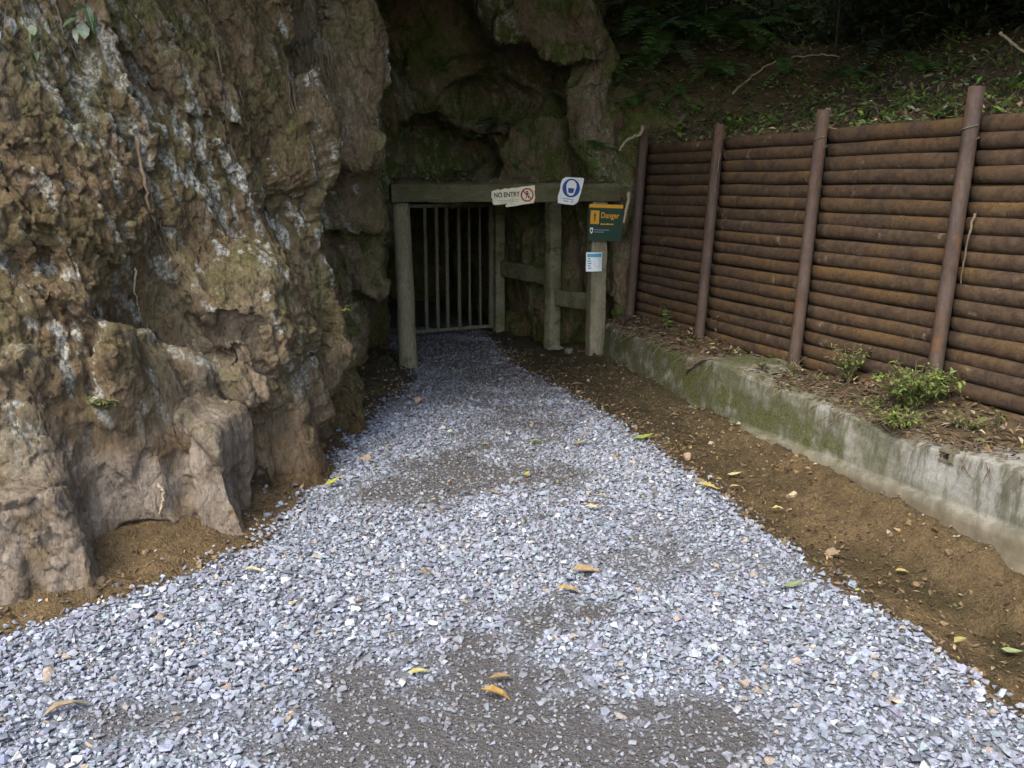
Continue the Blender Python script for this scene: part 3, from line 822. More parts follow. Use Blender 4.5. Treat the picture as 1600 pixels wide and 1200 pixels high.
# ------------------------------------------------------------------ pole fence
FX0, FY0, FA, FB = 1.214, 8.70, 0.4390, 1.18
FD = Vector((FA, -FB, 0)).normalized()            # along the fence towards the camera
FN = Vector((FB, FA, 0)).normalized()             # away from the path, into the hill
SP = math.hypot(FA, FB)
LEAN = 0.058
def fpos(s, z, back=0.0): return Vector((FX0, FY0, 0)) + FD * s + FN * (LEAN * (z - 1.65) + back) + Vector((0, 0, z))
fence = thing('pole_fence', 'tall rusty brown fence of horizontal round poles between steel posts above the wall', 'fence', tuple(fpos(SP * 2, 0.3)))
NB = 5
for i in range(NB + 1):
    top = 2.10 + [0.0, 0.03, 0.05, 0.08, 0.05, 0.05][i]
    pts = [fpos(i * SP, 0.15 + (top - 0.15) * t) for t in np.linspace(0, 1, 9)]
    mb = MB(); mb.tube(pts, 0.044, 14)
    po = child('post', mb.mesh('post', M_FPOST, True), fence)
    if i in (2, 3):
        mb = MB(); z = 1.93
        mb.tube([fpos(i * SP, z) + (FD * math.cos(t) + FN * math.sin(t)) * 0.048 + Vector((0, 0, .012 * t - .03)) for t in np.linspace(0, 2 * PI, 17)], 0.003, 5)
        child('wire_tie', mb.mesh('wire_tie', M_GATE), po)
R0, PIT = 0.0485, 0.0925
NR = 20
for i in range(NB):
    for r in range(NR):
        z = 2.03 - 0.05 - PIT * r + random.uniform(-.006, .006)
        dz = random.uniform(-.01, .01); bk = 0.073 + random.uniform(-.006, .01)
        N = 13; pts = []; rad = []
        ph = random.uniform(0, 6); am = random.uniform(.001, .004); r0 = R0 * random.uniform(.95, 1.04); tp = random.uniform(-.06, .06)
        for k in range(N):
            t = k / (N - 1)
            pts.append(fpos((i + 0.005 + 0.99 * t) * SP, z + dz * (t - .5) + am * math.sin(ph + t * 7), bk))
            rad.append(r0 * (1 + tp * (t - .5) + 0.025 * math.sin(ph * 3 + t * 11)))
        mb = MB(); org = pts[0].copy()
        mb.tube([p - org for p in pts], rad, 12); mb.V = [tuple(Vector(v) - FN * (0.42 * Vector(v).dot(FN))) for v in mb.V]
        ro = link('pole', mb.mesh('pole', M_RAIL, True), fence)
        ro.location = org - Vector(fence.location)

# ------------------------------------------------------------------ hillside behind the fence, and the earth ledge in front of it
def fence_n(x, y):      # distance behind the fence's top line
    return (x - (FX0 + (FY0 - y) * FA / FB)) * FN.x
def hill_z(x, y):
    nn = np.maximum(fence_n(x, y), 0)
    z = 1.93 + 0.55 * np.maximum(nn - 5, 0) + 0.36 * nn + 0.10 * np.clip(nn - 1.2, 0, 30) + 0.42 * np.maximum(y - 8.6, 0) * sstep(3.2, 1.0, nn) * sstep(16, 9, y)
    z = z + 0.5 * np.clip(y - 11, 0, 12)
    z = z + 0.9 * sstep(8.8, 10.8, y) * sstep(3.0, 1.2, x)
    z = np.minimum(z, 16 + 0 * z)
    return (z + 0.07 * n2(x, y, 1.1, 4, 4) + 0.02 * n2(x, y, 6, 3, 8)).astype(np.float32)
s_ = np.concatenate([np.arange(0, 3, .06), np.arange(3, 8, .2), np.arange(8, 40, 1.5)])
t_ = np.concatenate([np.arange(-7, -.9, .5), np.arange(-.9, 7.5, .06), np.arange(7.5, 40, 1.5)])   # t along -FD from post zero's end
SS, TT = np.meshgrid(s_, t_, indexing='ij')
HXp = FX0 + FN.x * (SS + 0.10) - FD.x * (TT - 5.5); HYp = FY0 + FN.y * (SS + 0.10) - FD.y * (TT - 5.5)
HZ = hill_z(HXp, HYp)
rows = [np.stack([HXp[0], HYp[0], np.full(len(t_), -0.4)], 1)[None], np.stack([HXp, HYp, HZ], 2)]
H = np.concatenate(rows, 0); a_, b_ = H.shape[:2]
ii = np.arange(a_ * b_).reshape(a_, b_)
F = np.stack([ii[:-1, :-1].ravel(), ii[1:, :-1].ravel(), ii[1:, 1:].ravel(), ii[:-1, 1:].ravel()], 1)
M_HILL = mat_mottle('leaf_mould', (0.05, 0.036, 0.018), (0.11, 0.078, 0.04), (0.06, 0.075, 0.022), 5, 0.9, (1, 1, 1), 0.8, fine=45)
hme = np_mesh('hillside', H.reshape(-1, 3), F, True, [M_HILL])
tag(link('hillside', hme), 'leaf strewn forest slope rising behind the pole fence', None, None, 'structure')
# ledge of earth on top of the wall
def ledge_z(y, f):
    base = 0.345 + 0.015 * f + 0.05 * sstep(6.9, 7.7, y) * f + 0.10 * np.exp(-((y - 5.15) / .55) ** 2) * sstep(0, .6, f) - .03 * f * sstep(4.6, 3.5, y)
    return base
yl = np.arange(1.0, 8.75, 0.03); fl = np.linspace(0, 1, 26)
YL, FL = np.meshgrid(yl, fl, indexing='ij')
x_a = wall_x(YL) + 0.07 + 0.05 * n2(YL, YL * 0, 2.5, 3, 6); x_b = FX0 + (FY0 - YL) * FA / FB + 0.02
LX = x_a + (x_b - x_a) * FL
LZ = ledge_z(YL, FL) + (0.022 * n2(LX, YL, 5, 4, 13) + 0.012 * n2(LX, YL, 18, 3, 14)) * sstep(0, .15, FL) - 0.05 * (FL < 0.02)
L = np.stack([LX, YL, LZ], 2).reshape(-1, 3); a_, b_ = LX.shape
ii = np.arange(a_ * b_).reshape(a_, b_)
F = np.stack([ii[:-1, :-1].ravel(), ii[:-1, 1:].ravel(), ii[1:, 1:].ravel(), ii[1:, :-1].ravel()], 1)[:, ::-1]
lme = np_mesh('earth_ledge', L, F, True, [M_HILL])
tag(link('earth_ledge', lme), 'strip of dark earth and rootlets on top of the concrete wall', None, None, 'structure')
BV_HILL, BV_LEDGE, BV_GROUND = bvh_of(hme), bvh_of(lme), None
b = BVHTree.FromPolygons([tuple(v) for v in Wf], [tuple(f) for f in F[:0]]) if False else None
BV_WALL = bvh_of(wme)
ALL = (BV_NEAR, BV_FAR, BV_HILL, BV_LEDGE, BV_WALL)
def ground_hit(u, v, lift=0.0):
    p = on_z(u, v, 0.0)
    for _ in range(3):
        z = float(ground_z(np.array([p.x]), np.array([p.y]))[0]); p = on_z(u, v, z)
    return p + Vector((0, 0, lift))

# ------------------------------------------------------------------ tunnel portal
PL, PR = Vector((-0.965, 8.21, 0)), Vector((0.815, 8.67, 0))
pd = (PR - PL).normalized(); pn = Vector((pd.y, -pd.x, 0))          # pn faces the visitor
pyaw = math.atan2(pd.y, pd.x)
RP = Matrix.Rotation(pyaw, 3, 'Z')
portal = thing('mine_portal', 'weathered timber frame of two posts and a mossy beam at the tunnel mouth', 'mine entrance', tuple((PL + PR) / 2))
def rough_box(name, size, mat, loc, rotm, seg=0.05, amp=0.006, bev=0.012, seed=0):
    b = bmesh.new(); bmesh.ops.create_cube(b, size=1)
    bmesh.ops.scale(b, vec=size, verts=b.verts)
    bmesh.ops.bevel(b, geom=b.edges[:], offset=bev, segments=2, affect='EDGES', profile=.6)
    ax = max(range(3), key=lambda i: size[i])
    for c in np.arange(-size[ax] / 2 + seg, size[ax] / 2 - seg * .5, seg):
        no = [0, 0, 0]; no[ax] = 1; co = [0, 0, 0]; co[ax] = c
        bmesh.ops.bisect_plane(b, geom=b.verts[:] + b.edges[:] + b.faces[:], plane_co=co, plane_no=no)
    b.normal_update()
    co = np.array([v.co[:] for v in b.verts], np.float32)
    d = amp * fbm(co * 5 + seed * 7, 3) + amp * .5 * perlin(co * 25 + seed)
    for v, x in zip(b.verts, d): v.co += v.normal * float(x)
    me = bm_mesh(name, b, mat, True)
    me.transform(rotm.to_4x4()); me.transform(Matrix.Translation(loc)); return me
def rough_pole(name, p0, p1, r0, r1, mat, seg=16, n=24, amp=0.006, seed=0):
    p0, p1 = Vector(p0), Vector(p1)
    V, F_ = tube([p0.lerp(p1, t) for t in np.linspace(0, 1, n)], [r0 + (r1 - r0) * t for t in np.linspace(0, 1, n)], seg)
    V = np.array([v[:] for v in V], np.float32); axis = np.array([p0.lerp(p1, t)[:] for t in np.repeat(np.linspace(0, 1, n), seg)], np.float32)
    d = V - axis; d /= np.linalg.norm(d, axis=1, keepdims=True)
    V = V + d * (amp * fbm(V * np.array([6, 6, 3]) + seed, 3))[:, None]
    me = bpy.data.meshes.new(name); me.from_pydata(V.tolist(), [], F_); me.materials.append(mat)
    me.polygons.foreach_set('use_smooth', np.ones(len(me.polygons), bool)); me.update(); return me
child('post', rough_pole('post', PL + Vector((0.0, 0, -.1)), PL + Vector((-.035, 0, 1.497)), 0.088, 0.078, M_TIMBER, seed=1), portal)
child('post', rough_box('post', (0.155, 0.15, 1.62), M_TIMBER, tuple(PR + Vector((0, 0, 0.688))), RP, seed=2), portal)
bl = 2.16
child('beam', rough_box('beam', (bl, 0.2, 0.165), M_BEAM, tuple((PL + PR) / 2 + pd * 0.03 + Vector((0, 0, 1.583))), RP, amp=.008, seed=3), portal)

tl = np.linspace(-1.06, 1.07, 90); tw = np.linspace(-.1, .1, 9)
TL, TW = np.meshgrid(tl, tw, indexing='ij')
hh = .018 + .04 * np.clip(n2(TL, TW, 2.2, 3, 61) + .25, 0, 1) + .012 * n2(TL, TW, 14, 3, 62)
edge = np.minimum(sstep(.1, .06, np.abs(TW)), sstep(1.06, 1.0, np.abs(TL)))
cb = (PL + PR) / 2
mv = np.stack([cb.x + pd.x * (TL + .03) - pn.x * TW, cb.y + pd.y * (TL + .03) - pn.y * TW, 1.655 + hh * edge], 2).reshape(-1, 3)
ii = np.arange(mv.shape[0]).reshape(TL.shape)
child('debris', np_mesh('debris', mv, np.stack([ii[:-1, :-1].ravel(), ii[1:, :-1].ravel(), ii[1:, 1:].ravel(), ii[:-1, 1:].ravel()], 1), True, [mat_mottle('beam_soil', (0.05, 0.04, 0.02), (0.11, 0.085, 0.045), (0.06, 0.075, 0.02), 9, 0.9, (1, 1, 1), 0.8, fine=60)]), portal)

# side supports inside the tunnel
sup = thing('tunnel_lining', 'damp timber posts and side rails lining the right wall of the tunnel', 'timber supports', (0.42, 9.5, 0))
Pm, Pg = Vector((0.43, 9.5, 0)), Vector((-0.16, 10.55, 0))
child('post', rough_box('post', (0.13, 0.13, 1.62), M_LAG, tuple(Pm + Vector((0, 0, .70))), Matrix.Rotation(-1.0, 3, 'Z'), seed=5), sup)
child('post', rough_box('post', (0.10, 0.12, 1.55), M_LAG, tuple(Pg + Vector((0, 0, .72))), Matrix.Rotation(-1.0, 3, 'Z'), seed=6), sup)
def side_rail(a, b_, z0, z1, h):
    a, b_ = Vector(a), Vector(b_); d = (b_ - a); L_ = d.length; ang = math.atan2(d.y, d.x); pit = math.atan2(z1 - z0, L_)
    R_ = Matrix.Rotation(ang, 3, 'Z') @ Matrix.Rotation(-pit, 3, 'Y')
    return rough_box('side_rail', (L_, 0.05, h), M_LAG, tuple((a + b_) / 2 + Vector((0, 0, (z0 + z1) / 2))), R_, seed=z0 * 10)
off = Vector((0.06, 0.04, 0))
child('side_rail', side_rail(PR + Vector((-.02, .08, 0)), Pm + Vector((.04, -.06, 0)), 0.53, 0.49, 0.17), sup)
child('side_rail', side_rail(Pm + Vector((-.02, .04, 0)), Pg + Vector((.04, -.03, 0)), 0.70, 0.70, 0.18), sup)

# gate of vertical bars
ga, gb = Vector((-1.22, 9.82, 0)), Vector((-0.245, 10.33, 0))
gd = (gb - ga).normalized(); gy_ = math.atan2(gd.y, gd.x)
gate = thing('barred_gate', 'closed gate of pale vertical metal bars standing in the dark tunnel', 'gate', tuple(ga), (0, 0, gy_))
GL = (gb - ga).length
def gate_part(name, c, d):
    mb = MB(); mb.box((0, 0, 0), d); return link(name, mb.mesh(name, M_GATE), gate, loc=c)
gate_part('bottom_rail', (GL / 2, 0, 0.055), (GL - .05, 0.035, 0.035))
gate_part('top_rail', (GL / 2, 0, 1.43), (GL - .05, 0.035, 0.035))
gate_part('stile', (GL, 0, 0.74), (0.05, 0.04, 1.42)); gate_part('stile', (0, 0, 0.74), (0.05, 0.04, 1.42))
for k in (1, 2, 3, 4, 5, 6):
    gate_part('bar', (GL - 0.135 * k + random.uniform(-.012, .012), 0, 0.7425), (0.036 if k not in (1, 2) else .024, 0.028, 1.34))

# ------------------------------------------------------------------ signs
def text_mesh(txt, size, depth=0.0012, bold=0.0, align='LEFT'):
    cu = bpy.data.curves.new('t', 'FONT'); cu.body = txt; cu.size = size; cu.extrude = depth; cu.offset = bold; cu.align_x = align; cu.align_y = 'CENTER'
    cu.resolution_u = 3
    o = bpy.data.objects.new('t', cu); COL.objects.link(o)
    dg = bpy.context.evaluated_depsgraph_get()
    me = bpy.data.meshes.new_from_object(o.evaluated_get(dg)); bpy.data.objects.remove(o)
    return me
def plate(outline, th=0.004, name='board'):
    """extruded polygon in XZ, front at y=0 facing -Y"""
    n = len(outline)
    V = [(x, 0, z) for x, z in outline] + [(x, th, z) for x, z in outline]
    F_ = [tuple(range(n)), tuple(range(2 * n - 1, n - 1, -1))] + [(i, i + n, (i + 1) % n + n, (i + 1) % n) for i in range(n)]
    b = bmesh.new(); vs = [b.verts.new(v) for v in V]
    for f in F_: b.faces.new([vs[i] for i in f])
    bmesh.ops.recalc_face_normals(b, faces=b.faces); bmesh.ops.triangulate(b, faces=b.faces)
    return b
def sign_part(name, bm_or_me, mat, par, y=0.0, loc=(0, 0)):
    me = bm_mesh(name, bm_or_me, mat) if isinstance(bm_or_me, bmesh.types.BMesh) else bm_or_me
    if not me.materials: me.materials.append(mat)
    else: me.materials[0] = mat
    return link(name, me, par, loc=(loc[0], y, loc[1]))
def text_part(txt, size, mat, par, x, z, y=-0.003, bold=0.0, name='lettering', align='LEFT', sx=1.0, rot=0.0):
    me = text_mesh(txt, size, 0.001, bold, align); me.transform(Matrix.Diagonal((sx, 1, 1, 1))); me.transform(Matrix.Rotation(rot, 4, 'Z')); me.transform(Matrix.Rotation(PI / 2, 4, 'X'))
    return sign_part(name, me, mat, par, y, (x, z))
def disc(r, n=28, cx=0, cz=0, sx=1.0): return [(cx + r * sx * math.cos(2 * PI * k / n), cz + r * math.sin(2 * PI * k / n)) for k in range(n)]
def ring_bm(r0, r1, th=0.002, n=32):
    b = bmesh.new()
    for k in range(n):
        a0, a1 = 2 * PI * k / n, 2 * PI * (k + 1) / n
        q = [(r * math.cos(a), y, r * math.sin(a)) for y in (0, th) for r, a in ((r0, a0), (r1, a0), (r1, a1), (r0, a1))]
        v = [b.verts.new(p) for p in q]
        for f in ((0, 1, 2, 3), (7, 6, 5, 4), (1, 5, 6, 2), (0, 3, 7, 4)): b.faces.new([v[i] for i in f])
    bmesh.ops.remove_doubles(b, verts=b.verts, dist=1e-5); bmesh.ops.recalc_face_normals(b, faces=b.faces)
    return b
C_CREAM = mat_flat('cream_enamel', (0.72, 0.66, 0.45), .5, .55); C_WHITE = mat_flat('white_enamel', (0.72, 0.72, 0.66), .45, .45)
C_BLACK = mat_flat('black_print', (0.03, 0.03, 0.028), .6, .1); C_RED = mat_flat('red_print', (0.34, 0.03, 0.04), .5, .15)
C_BLUE = mat_flat('blue_print', (0.02, 0.06, 0.26), .5, .1); C_GREEN = mat_flat('dark_green_paint', (0.018, 0.045, 0.028), .5, .15)
C_ORANGE = mat_flat('amber_paint', (0.6, 0.3, 0.02), .5, .15); C_PAPER = mat_flat('laminated_paper', (0.8, 0.86, 0.84), .3, .05)
C_CYAN = mat_flat('cyan_print', (0.12, 0.36, 0.5), .4, .05); C_INK = mat_flat('grey_ink', (0.24, 0.3, 0.36), .5, .05)

def on_frame(u, v, fwd):    # point on a plane parallel to the frame, fwd metres in front of its axis
    d = ray(u, v); c = (PL + PR) / 2 + pn * fwd
    k = (c - CAMP).dot(pn) / d.dot(pn); return CAMP + d * k
# NO ENTRY
c = on_frame(803, 306, 0.112)
sg = thing('no_entry_sign', 'cream battered sign reading NO ENTRY on the beam with a barred walking figure', 'sign', tuple(c), (0, math.radians(-3), pyaw))
W2, H2 = 0.20, 0.072
ol = [(-.205, .052), (-.14, .068), (-.135, .058), (-.08, .07), (-.04, .066), (-.02, .072), (.03, .07), (.08, .078), (.14, .08), (.2, .085), (.203, .05), (.196, .03), (.2, -.03), (.185, -.075), (.1, -.08), (.02, -.09), (-.08, -.098), (-.085, -.078), (-.06, -.066), (-.12, -.07), (-.19, -.072), (-.205, -.045), (-.2, -.02), (-.212, 0)]
ol = ol[::-1]
sign_part('board', plate(ol, .005), C_CREAM, sg)
text_part('NO ENTRY', 0.062, C_BLACK, sg, -.188, .012, bold=.0012, sx=.78)
mb = MB(); mb.box((-.06, -.002, -.036), (.2, .002, .004)); mb.box((-.05, -.002, -.05), (.16, .002, .004)); link('small_print', mb.mesh('small_print', C_INK), sg)
pro = sign_part('prohibition_mark', ring_bm(.049, .062), C_RED, sg, -.0035, (.125, .002))
mb = MB(); mb.box((0, 0, 0), (.105, .0018, .011), Matrix.Rotation(math.radians(45), 3, 'Y')); link('bar', mb.mesh('bar', C_RED), pro, loc=(0, -.0012, 0))
def walker():
    b = plate(disc(.0085, 12, 0, .030), .0015)
    for ol2 in ([(-.008, .02), (.008, .02), (.007, -.005), (-.007, -.005)], [(-.007, -.004), (.001, -.004), (-.012, -.036), (-.019, -.036)], [(0, -.004), (.007, -.004), (.018, -.034), (.011, -.036)], [(-.008, .02), (-.004, .012), (-.018, -.002), (-.021, .002)], [(.008, .02), (.004, .012), (.018, .0), (.021, .004)]):
        b2 = plate(ol2, .0015); me = bpy.data.meshes.new('x'); b2.to_mesh(me); b2.free(); b.from_mesh(me); bpy.data.meshes.remove(me)
    return b
sign_part('walking_figure', walker(), C_BLACK, sg, -.0025, (.125, .002))
# hard hat sign
c = on_frame(891, 299, 0.115)
sg = thing('hard_hat_sign', 'white plate with a blue disc of a head in a hard hat on the beam', 'sign', tuple(c), (0, math.radians(7), pyaw))
sign_part('board', plate([(-.088, .1), (-.06, .122), (.1, .135), (.12, .13), (.105, .0), (.085, -.09), (.05, -.118), (-.05, -.122), (-.105, -.118), (-.112, -.06), (-.1, 0), (-.1, .06)][::-1], .004), C_WHITE, sg)
dk = sign_part('blue_disc', plate(disc(.085, 32)[::-1], .002), C_BLUE, sg, -.002, (.005, .03))
hd = [(-.047, .002), (-.05, .02), (-.044, .046), (-.026, .066), (0, .072), (.026, .066), (.044, .046), (.05, .02), (.047, .002), (.04, -.03), (.03, -.056), (.012, -.068), (-.012, -.068), (-.03, -.056), (-.04, -.03)]
head = sign_part('helmeted_head', plate(hd, .0015), C_WHITE, dk, -.0015)
sign_part('visor', plate([(-.03, .0), (.03, .0), (.027, -.03), (.02, -.045), (-.02, -.045), (-.027, -.03)], .0012)  , C_BLUE, head, -.0012)
mb = MB()
for xx, zz, w in ((-.05, -.072, .03), (-.015, -.07, .025), (.02, -.074, .04), (-.03, -.092, .05), (.03, -.094, .03)): mb.box((xx, -.001, zz), (w, .002, .009))
link('small_print', mb.mesh('small_print', C_INK), sg)
# danger board
c = on_frame(946, 348, 0.13)
sg = thing('danger_sign', 'dark green board headed Danger in amber letters fixed to the right portal post', 'sign', tuple(c), (0, math.radians(2), pyaw))
w, h = .168, .17
sign_part('board', plate([(-w, h), (w, h), (w, -h), (-w, -h)][::-1], .012), C_GREEN, sg)
sign_part('amber_band', plate([(-w, .015), (w, .015), (w, -.017), (-w, -.017)][::-1], .002), C_ORANGE, sg, -.002, (0, h - .017))
pic = sign_part('pictogram', plate([(-.042, .062), (.042, .062), (.042, -.062), (-.042, -.062)][::-1], .002), C_ORANGE, sg, -.002, (-.108, .048))
b = plate([(-.006, .04), (.006, .04), (.007, .018), (.016, .01), (.006, .012), (.004, -.042), (-.004, -.042), (-.006, .006), (-.016, .014), (-.007, .018)][::-1], .001)
sign_part('figure', b, C_BLACK, pic, -.001)
text_part('Danger', .075, C_ORANGE, sg, -.05, .066, bold=.001, sx=.82)
mb = MB(); x = -.05
for wd in (.03, .022, .035, .018, .028): mb.box((x + wd / 2, -.001, -.014 + random.uniform(-.001, .001)), (wd - .005, .002, .012)); x += wd
link('second_line', mb.mesh('second_line', C_ORANGE), sg)
sh = [(-.014, .026), (.014, .026), (.015, 0), (.009, -.022), (0, -.03), (-.009, -.022), (-.015, 0)][::-1]
em = sign_part('shield_emblem', plate(sh, .002), C_WHITE, sg, -.002, (-.135, -.075))
sign_part('inner_shield', plate([(x * .5, z * .5) for x, z in sh], .001), C_GREEN, em, -.001)
mb = MB(); mb.box((-.035, -.001, -.068), (.15, .002, .006)); mb.box((-.06, -.001, -.088), (.1, .002, .006)); link('small_print', mb.mesh('small_print', C_INK), sg)
# notice wrapped on the post
c = on_frame(928, 409, 0.085)
sg = thing('notice', 'small white laminated notice curling round the right portal post below the board', 'notice', tuple(c), (0, 0, pyaw))
def curved(wd, ht, bulge, th, cx=0, cz=0, n=9):
    V, F_ = [], []
    for k in range(n):
        x = cx - wd / 2 + wd * k / (n - 1); y = -bulge * (1 - (x / .085) ** 2)
        for yy in (y, y + th):
            for z in (cz - ht / 2, cz + ht / 2): V.append((x, yy, z))
    for k in range(n - 1):
        a = k * 4; b2 = a + 4
        F_ += [(a, b2, b2 + 1, a + 1), (a + 2, a + 3, b2 + 3, b2 + 2), (a + 1, b2 + 1, b2 + 3, a + 3), (a, a + 2, b2 + 2, b2)]
    F_ += [(0, 1, 3, 2), ((n - 1) * 4, (n - 1) * 4 + 2, (n - 1) * 4 + 3, (n - 1) * 4 + 1)]
    mb = MB(); mb.add(V, F_); return mb
link('sheet', curved(.16, .18, .03, .002).mesh('sheet', C_PAPER), sg)
link('header', curved(.14, .034, .0315, .001, 0, .062).mesh('header', C_CYAN), sg)
mb = MB()
for z in np.arange(.03, -.07, -.022):
    q = curved(random.uniform(.02, .034), .011, .0315, .001, -.05 + random.uniform(-.006, .006), z, 3); mb.add(q.V, q.F)
link('printed_lines', mb.mesh('printed_lines', C_INK), sg)
mb = MB(); mp = [(-.02, .02), (-.005, .0), (-.01, -.02), (.01, -.045), (.045, -.05), (.055, -.02), (.05, .02), (.02, .028)]
for (x0, z0), (x1, z1) in zip(mp, mp[1:]): mb.tube([(x0, -.0318 * (1 - (x0 / .085) ** 2), z0), (x1, -.0318 * (1 - (x1 / .085) ** 2), z1)], .0012, 4)
link('map_outline', mb.mesh('map_outline', C_INK), sg)

# ------------------------------------------------------------------ leaves, plants
def leaf_geo(L_=1.0, w=0.4, fold=0.25, curl=0.2):
    """a pointed leaf lying along +X, 8 triangles"""
    xs_ = [0, .3, .65, 1.0]; ws = [0.04, 1.0, .75, 0.02]
    V = []
    for x, k in zip(xs_, ws):
        zc = -curl * (x - .3) ** 2
        V += [(x * L_, -k * w * L_ / 2, (zc + fold * k * w / 2) * L_), (x * L_, 0, zc * L_), (x * L_, k * w * L_ / 2, (zc + fold * k * w / 2) * L_)]
    F_ = []
    for i in range(3):
        a = i * 3
        for j in (0, 1): F_ += [(a + j, a + 3 + j, a + 4 + j), (a + j, a + 4 + j, a + 1 + j)]
    return np.array(V, np.float32), np.array(F_, np.int32)
LV = [leaf_geo(1, .38, .3, .25), leaf_geo(1, .5, .15, -.3), leaf_geo(1, .3, .5, .6), leaf_geo(1, .45, .4, .1)]
def rgba(c, n, s=.25):
    q = np.array(c) * np.exp(rng.normal(0, s, n))[:, None]; return np.concatenate([np.clip(q, .005, .9), np.ones((n, 1))], 1)
def pick(cols, n, s=.25):
    w = np.array([c[1] for c in cols], float); idx = rng.choice(len(cols), n, p=w / w.sum())
    q = np.array([c[0] for c in cols])[idx] * np.exp(rng.normal(0, s, n))[:, None]
    return np.concatenate([np.clip(q, .005, .9), np.ones((n, 1))], 1)

LV2 = []
for w in (.34, .45, .28):
    LV2.append((np.array([(0, 0, 0), (.5, -w / 2, .05), (1, 0, -.08), (.5, w / 2, .05)], np.float32), np.array([(0, 1, 2), (0, 2, 3)], np.int32)))
# litter on the hillside
n = 20000
s1 = np.abs(rng.normal(0, 1.5, n)) + .02; t1 = rng.uniform(-.5, 9.5, n)
lx = FX0 + FN.x * (s1 + .1) - FD.x * (t1 - 5.5); ly = FY0 + FN.y * (s1 + .1) - FD.y * (t1 - 5.5)
lz = hill_z(lx, ly) + rng.uniform(.005, .03, n)
LIT = [((.13, .085, .042), 5), ((.21, .145, .08), 3), ((.36, .3, .2), 1.2), ((.05, .032, .016), 4), ((.1, .19, .04), 6), ((.42, .38, .3), .35)]
me = scatter_mesh('leaf_litter', LV2, np.stack([lx, ly, lz], 1), rng.uniform(.025, .075, n), rand_rot(n, .6), pick(LIT, n), M_DRY)
tag(link('leaf_litter', me), 'brown fallen leaves carpeting the slope above the fence', None, None, 'stuff')
# litter on the ledge and the earth strip
n = 2600
yy = rng.uniform(3.0, 8.6, n); ff = rng.uniform(.02, .98, n)
xa = wall_x(yy) + .05; xb = FX0 + (FY0 - yy) * FA / FB
p1 = np.stack([xa + (xb - xa) * ff, yy, ledge_z(yy, ff) + rng.uniform(.0, .035, n)], 1)
m2 = 5200
y2 = rng.uniform(3.0, 9.0, m2); g_ = interp(GRAV_R, y2); w_ = wall_x(y2); x2 = g_ + (w_ - g_) * np.minimum(np.abs(rng.normal(0, .5, m2)), 1)
p2 = np.stack([x2, y2, ground_z(x2, y2) + .012], 1)
m3 = 1000
y3 = 9.5 - 5.5 * rng.random(m3) ** 1.6; x3 = interp(GRAV_L, y3) + rng.uniform(-.15, 1, m3) * (interp(GRAV_R, y3) - interp(GRAV_L, y3)); p3 = np.stack([x3, y3, ground_z(x3, y3) + .02], 1)
m4 = 260; tb = rng.uniform(-1.1, 1.1, m4); dbm = rng.uniform(-.1, .1, m4)
p4 = np.stack([-.075 + .968 * tb - .251 * dbm + .03, 8.44 + .251 * tb + .968 * dbm, np.full(m4, 1.672) + rng.uniform(0, .035, m4)], 1)
m5 = 700; y5 = rng.uniform(2.8, 7.6, m5); x5 = interp(GRAV_L, y5) - np.abs(rng.normal(0, .16, m5)) + .03; p5 = np.stack([x5, y5, ground_z(x5, y5) + .01], 1)
pp = np.concatenate([p1, p2, p3, p4, p5]); n = len(pp)
LIT2 = [((.12, .075, .04), 5), ((.22, .15, .085), 3), ((.06, .038, .02), 4), ((.36, .28, .17), .8), ((.3, .28, .07), .35), ((.1, .13, .03), .4)]
me = scatter_mesh('leaf_scraps', LV, pp, np.concatenate([rng.uniform(.02, .06, 2600), rng.uniform(.008, .036, m2), rng.uniform(.018, .042, m3), rng.uniform(.02, .06, m4), rng.uniform(.012, .04, m5)]), rand_rot(n, .4), pick(LIT2, n), M_DRY)
tag(link('leaf_scraps', me), 'small brown leaf scraps along the wall top, the ditch and the path', None, None, 'stuff')
# rootlets on the ledge
mb = MB()
for k in range(900):
    y = random.uniform(3.2, 8.4); f = min(abs(random.gauss(0, .3)), 1)
    xa = float(wall_x(y)) + .03; xb = FX0 + (FY0 - y) * FA / FB; x = xa + (xb - xa) * f
    p = Vector((x, y, float(ledge_z(np.array(y), f)) + .01)); a = random.uniform(0, 2 * PI); q = [p]; ln = random.uniform(.03, .12)
    for j in range(3):
        a += random.uniform(-.6, .6); p = p + Vector((math.cos(a), math.sin(a), random.uniform(-.35, .25) - (.5 if f < .1 else 0))) * ln / 3 * 1.5; q.append(p.copy())
    mb.tube(q, [.003, .0028, .0022, .001], 4)
tag(link('rootlets', mb.mesh('rootlets', M_ROOT)), 'tangled dry rootlets along the top edge of the concrete wall', None, None, 'stuff')

def curve_obj(name, pts, r0, r1, mat, label, cat, group=None, seg=7, jitter=0.004, sub=6):
    P_ = [Vector(p) for p in pts]
    out = []
    for i in range(len(P_) - 1):
        a, b2 = P_[i], P_[i + 1]; pr = P_[max(i - 1, 0)]; nx_ = P_[min(i + 2, len(P_) - 1)]
        for k in range(sub):
            t = k / sub
            out.append(0.5 * ((2 * a) + (b2 - pr) * t + (2 * pr - 5 * a + 4 * b2 - nx_) * t * t + (3 * a - pr - 3 * b2 + nx_) * t ** 3))
    out.append(P_[-1])
    out = [p + Vector((random.gauss(0, jitter), random.gauss(0, jitter), random.gauss(0, jitter))) for p in out]
    n = len(out); org = out[0].copy()
    mb = MB(); mb.tube([p - org for p in out], [r0 + (r1 - r0) * i / (n - 1) for i in range(n)], seg)
    o = link(name, mb.mesh(name, mat, True), loc=org)
    return tag(o, label, cat, group)
def on_rock(px_, lift=.012):
    q = []
    for u, v in px_:
        p, nn = hit(u, v, (BV_NEAR, BV_FAR)); q.append(p + (CAMP - p).normalized() * lift)
    return q
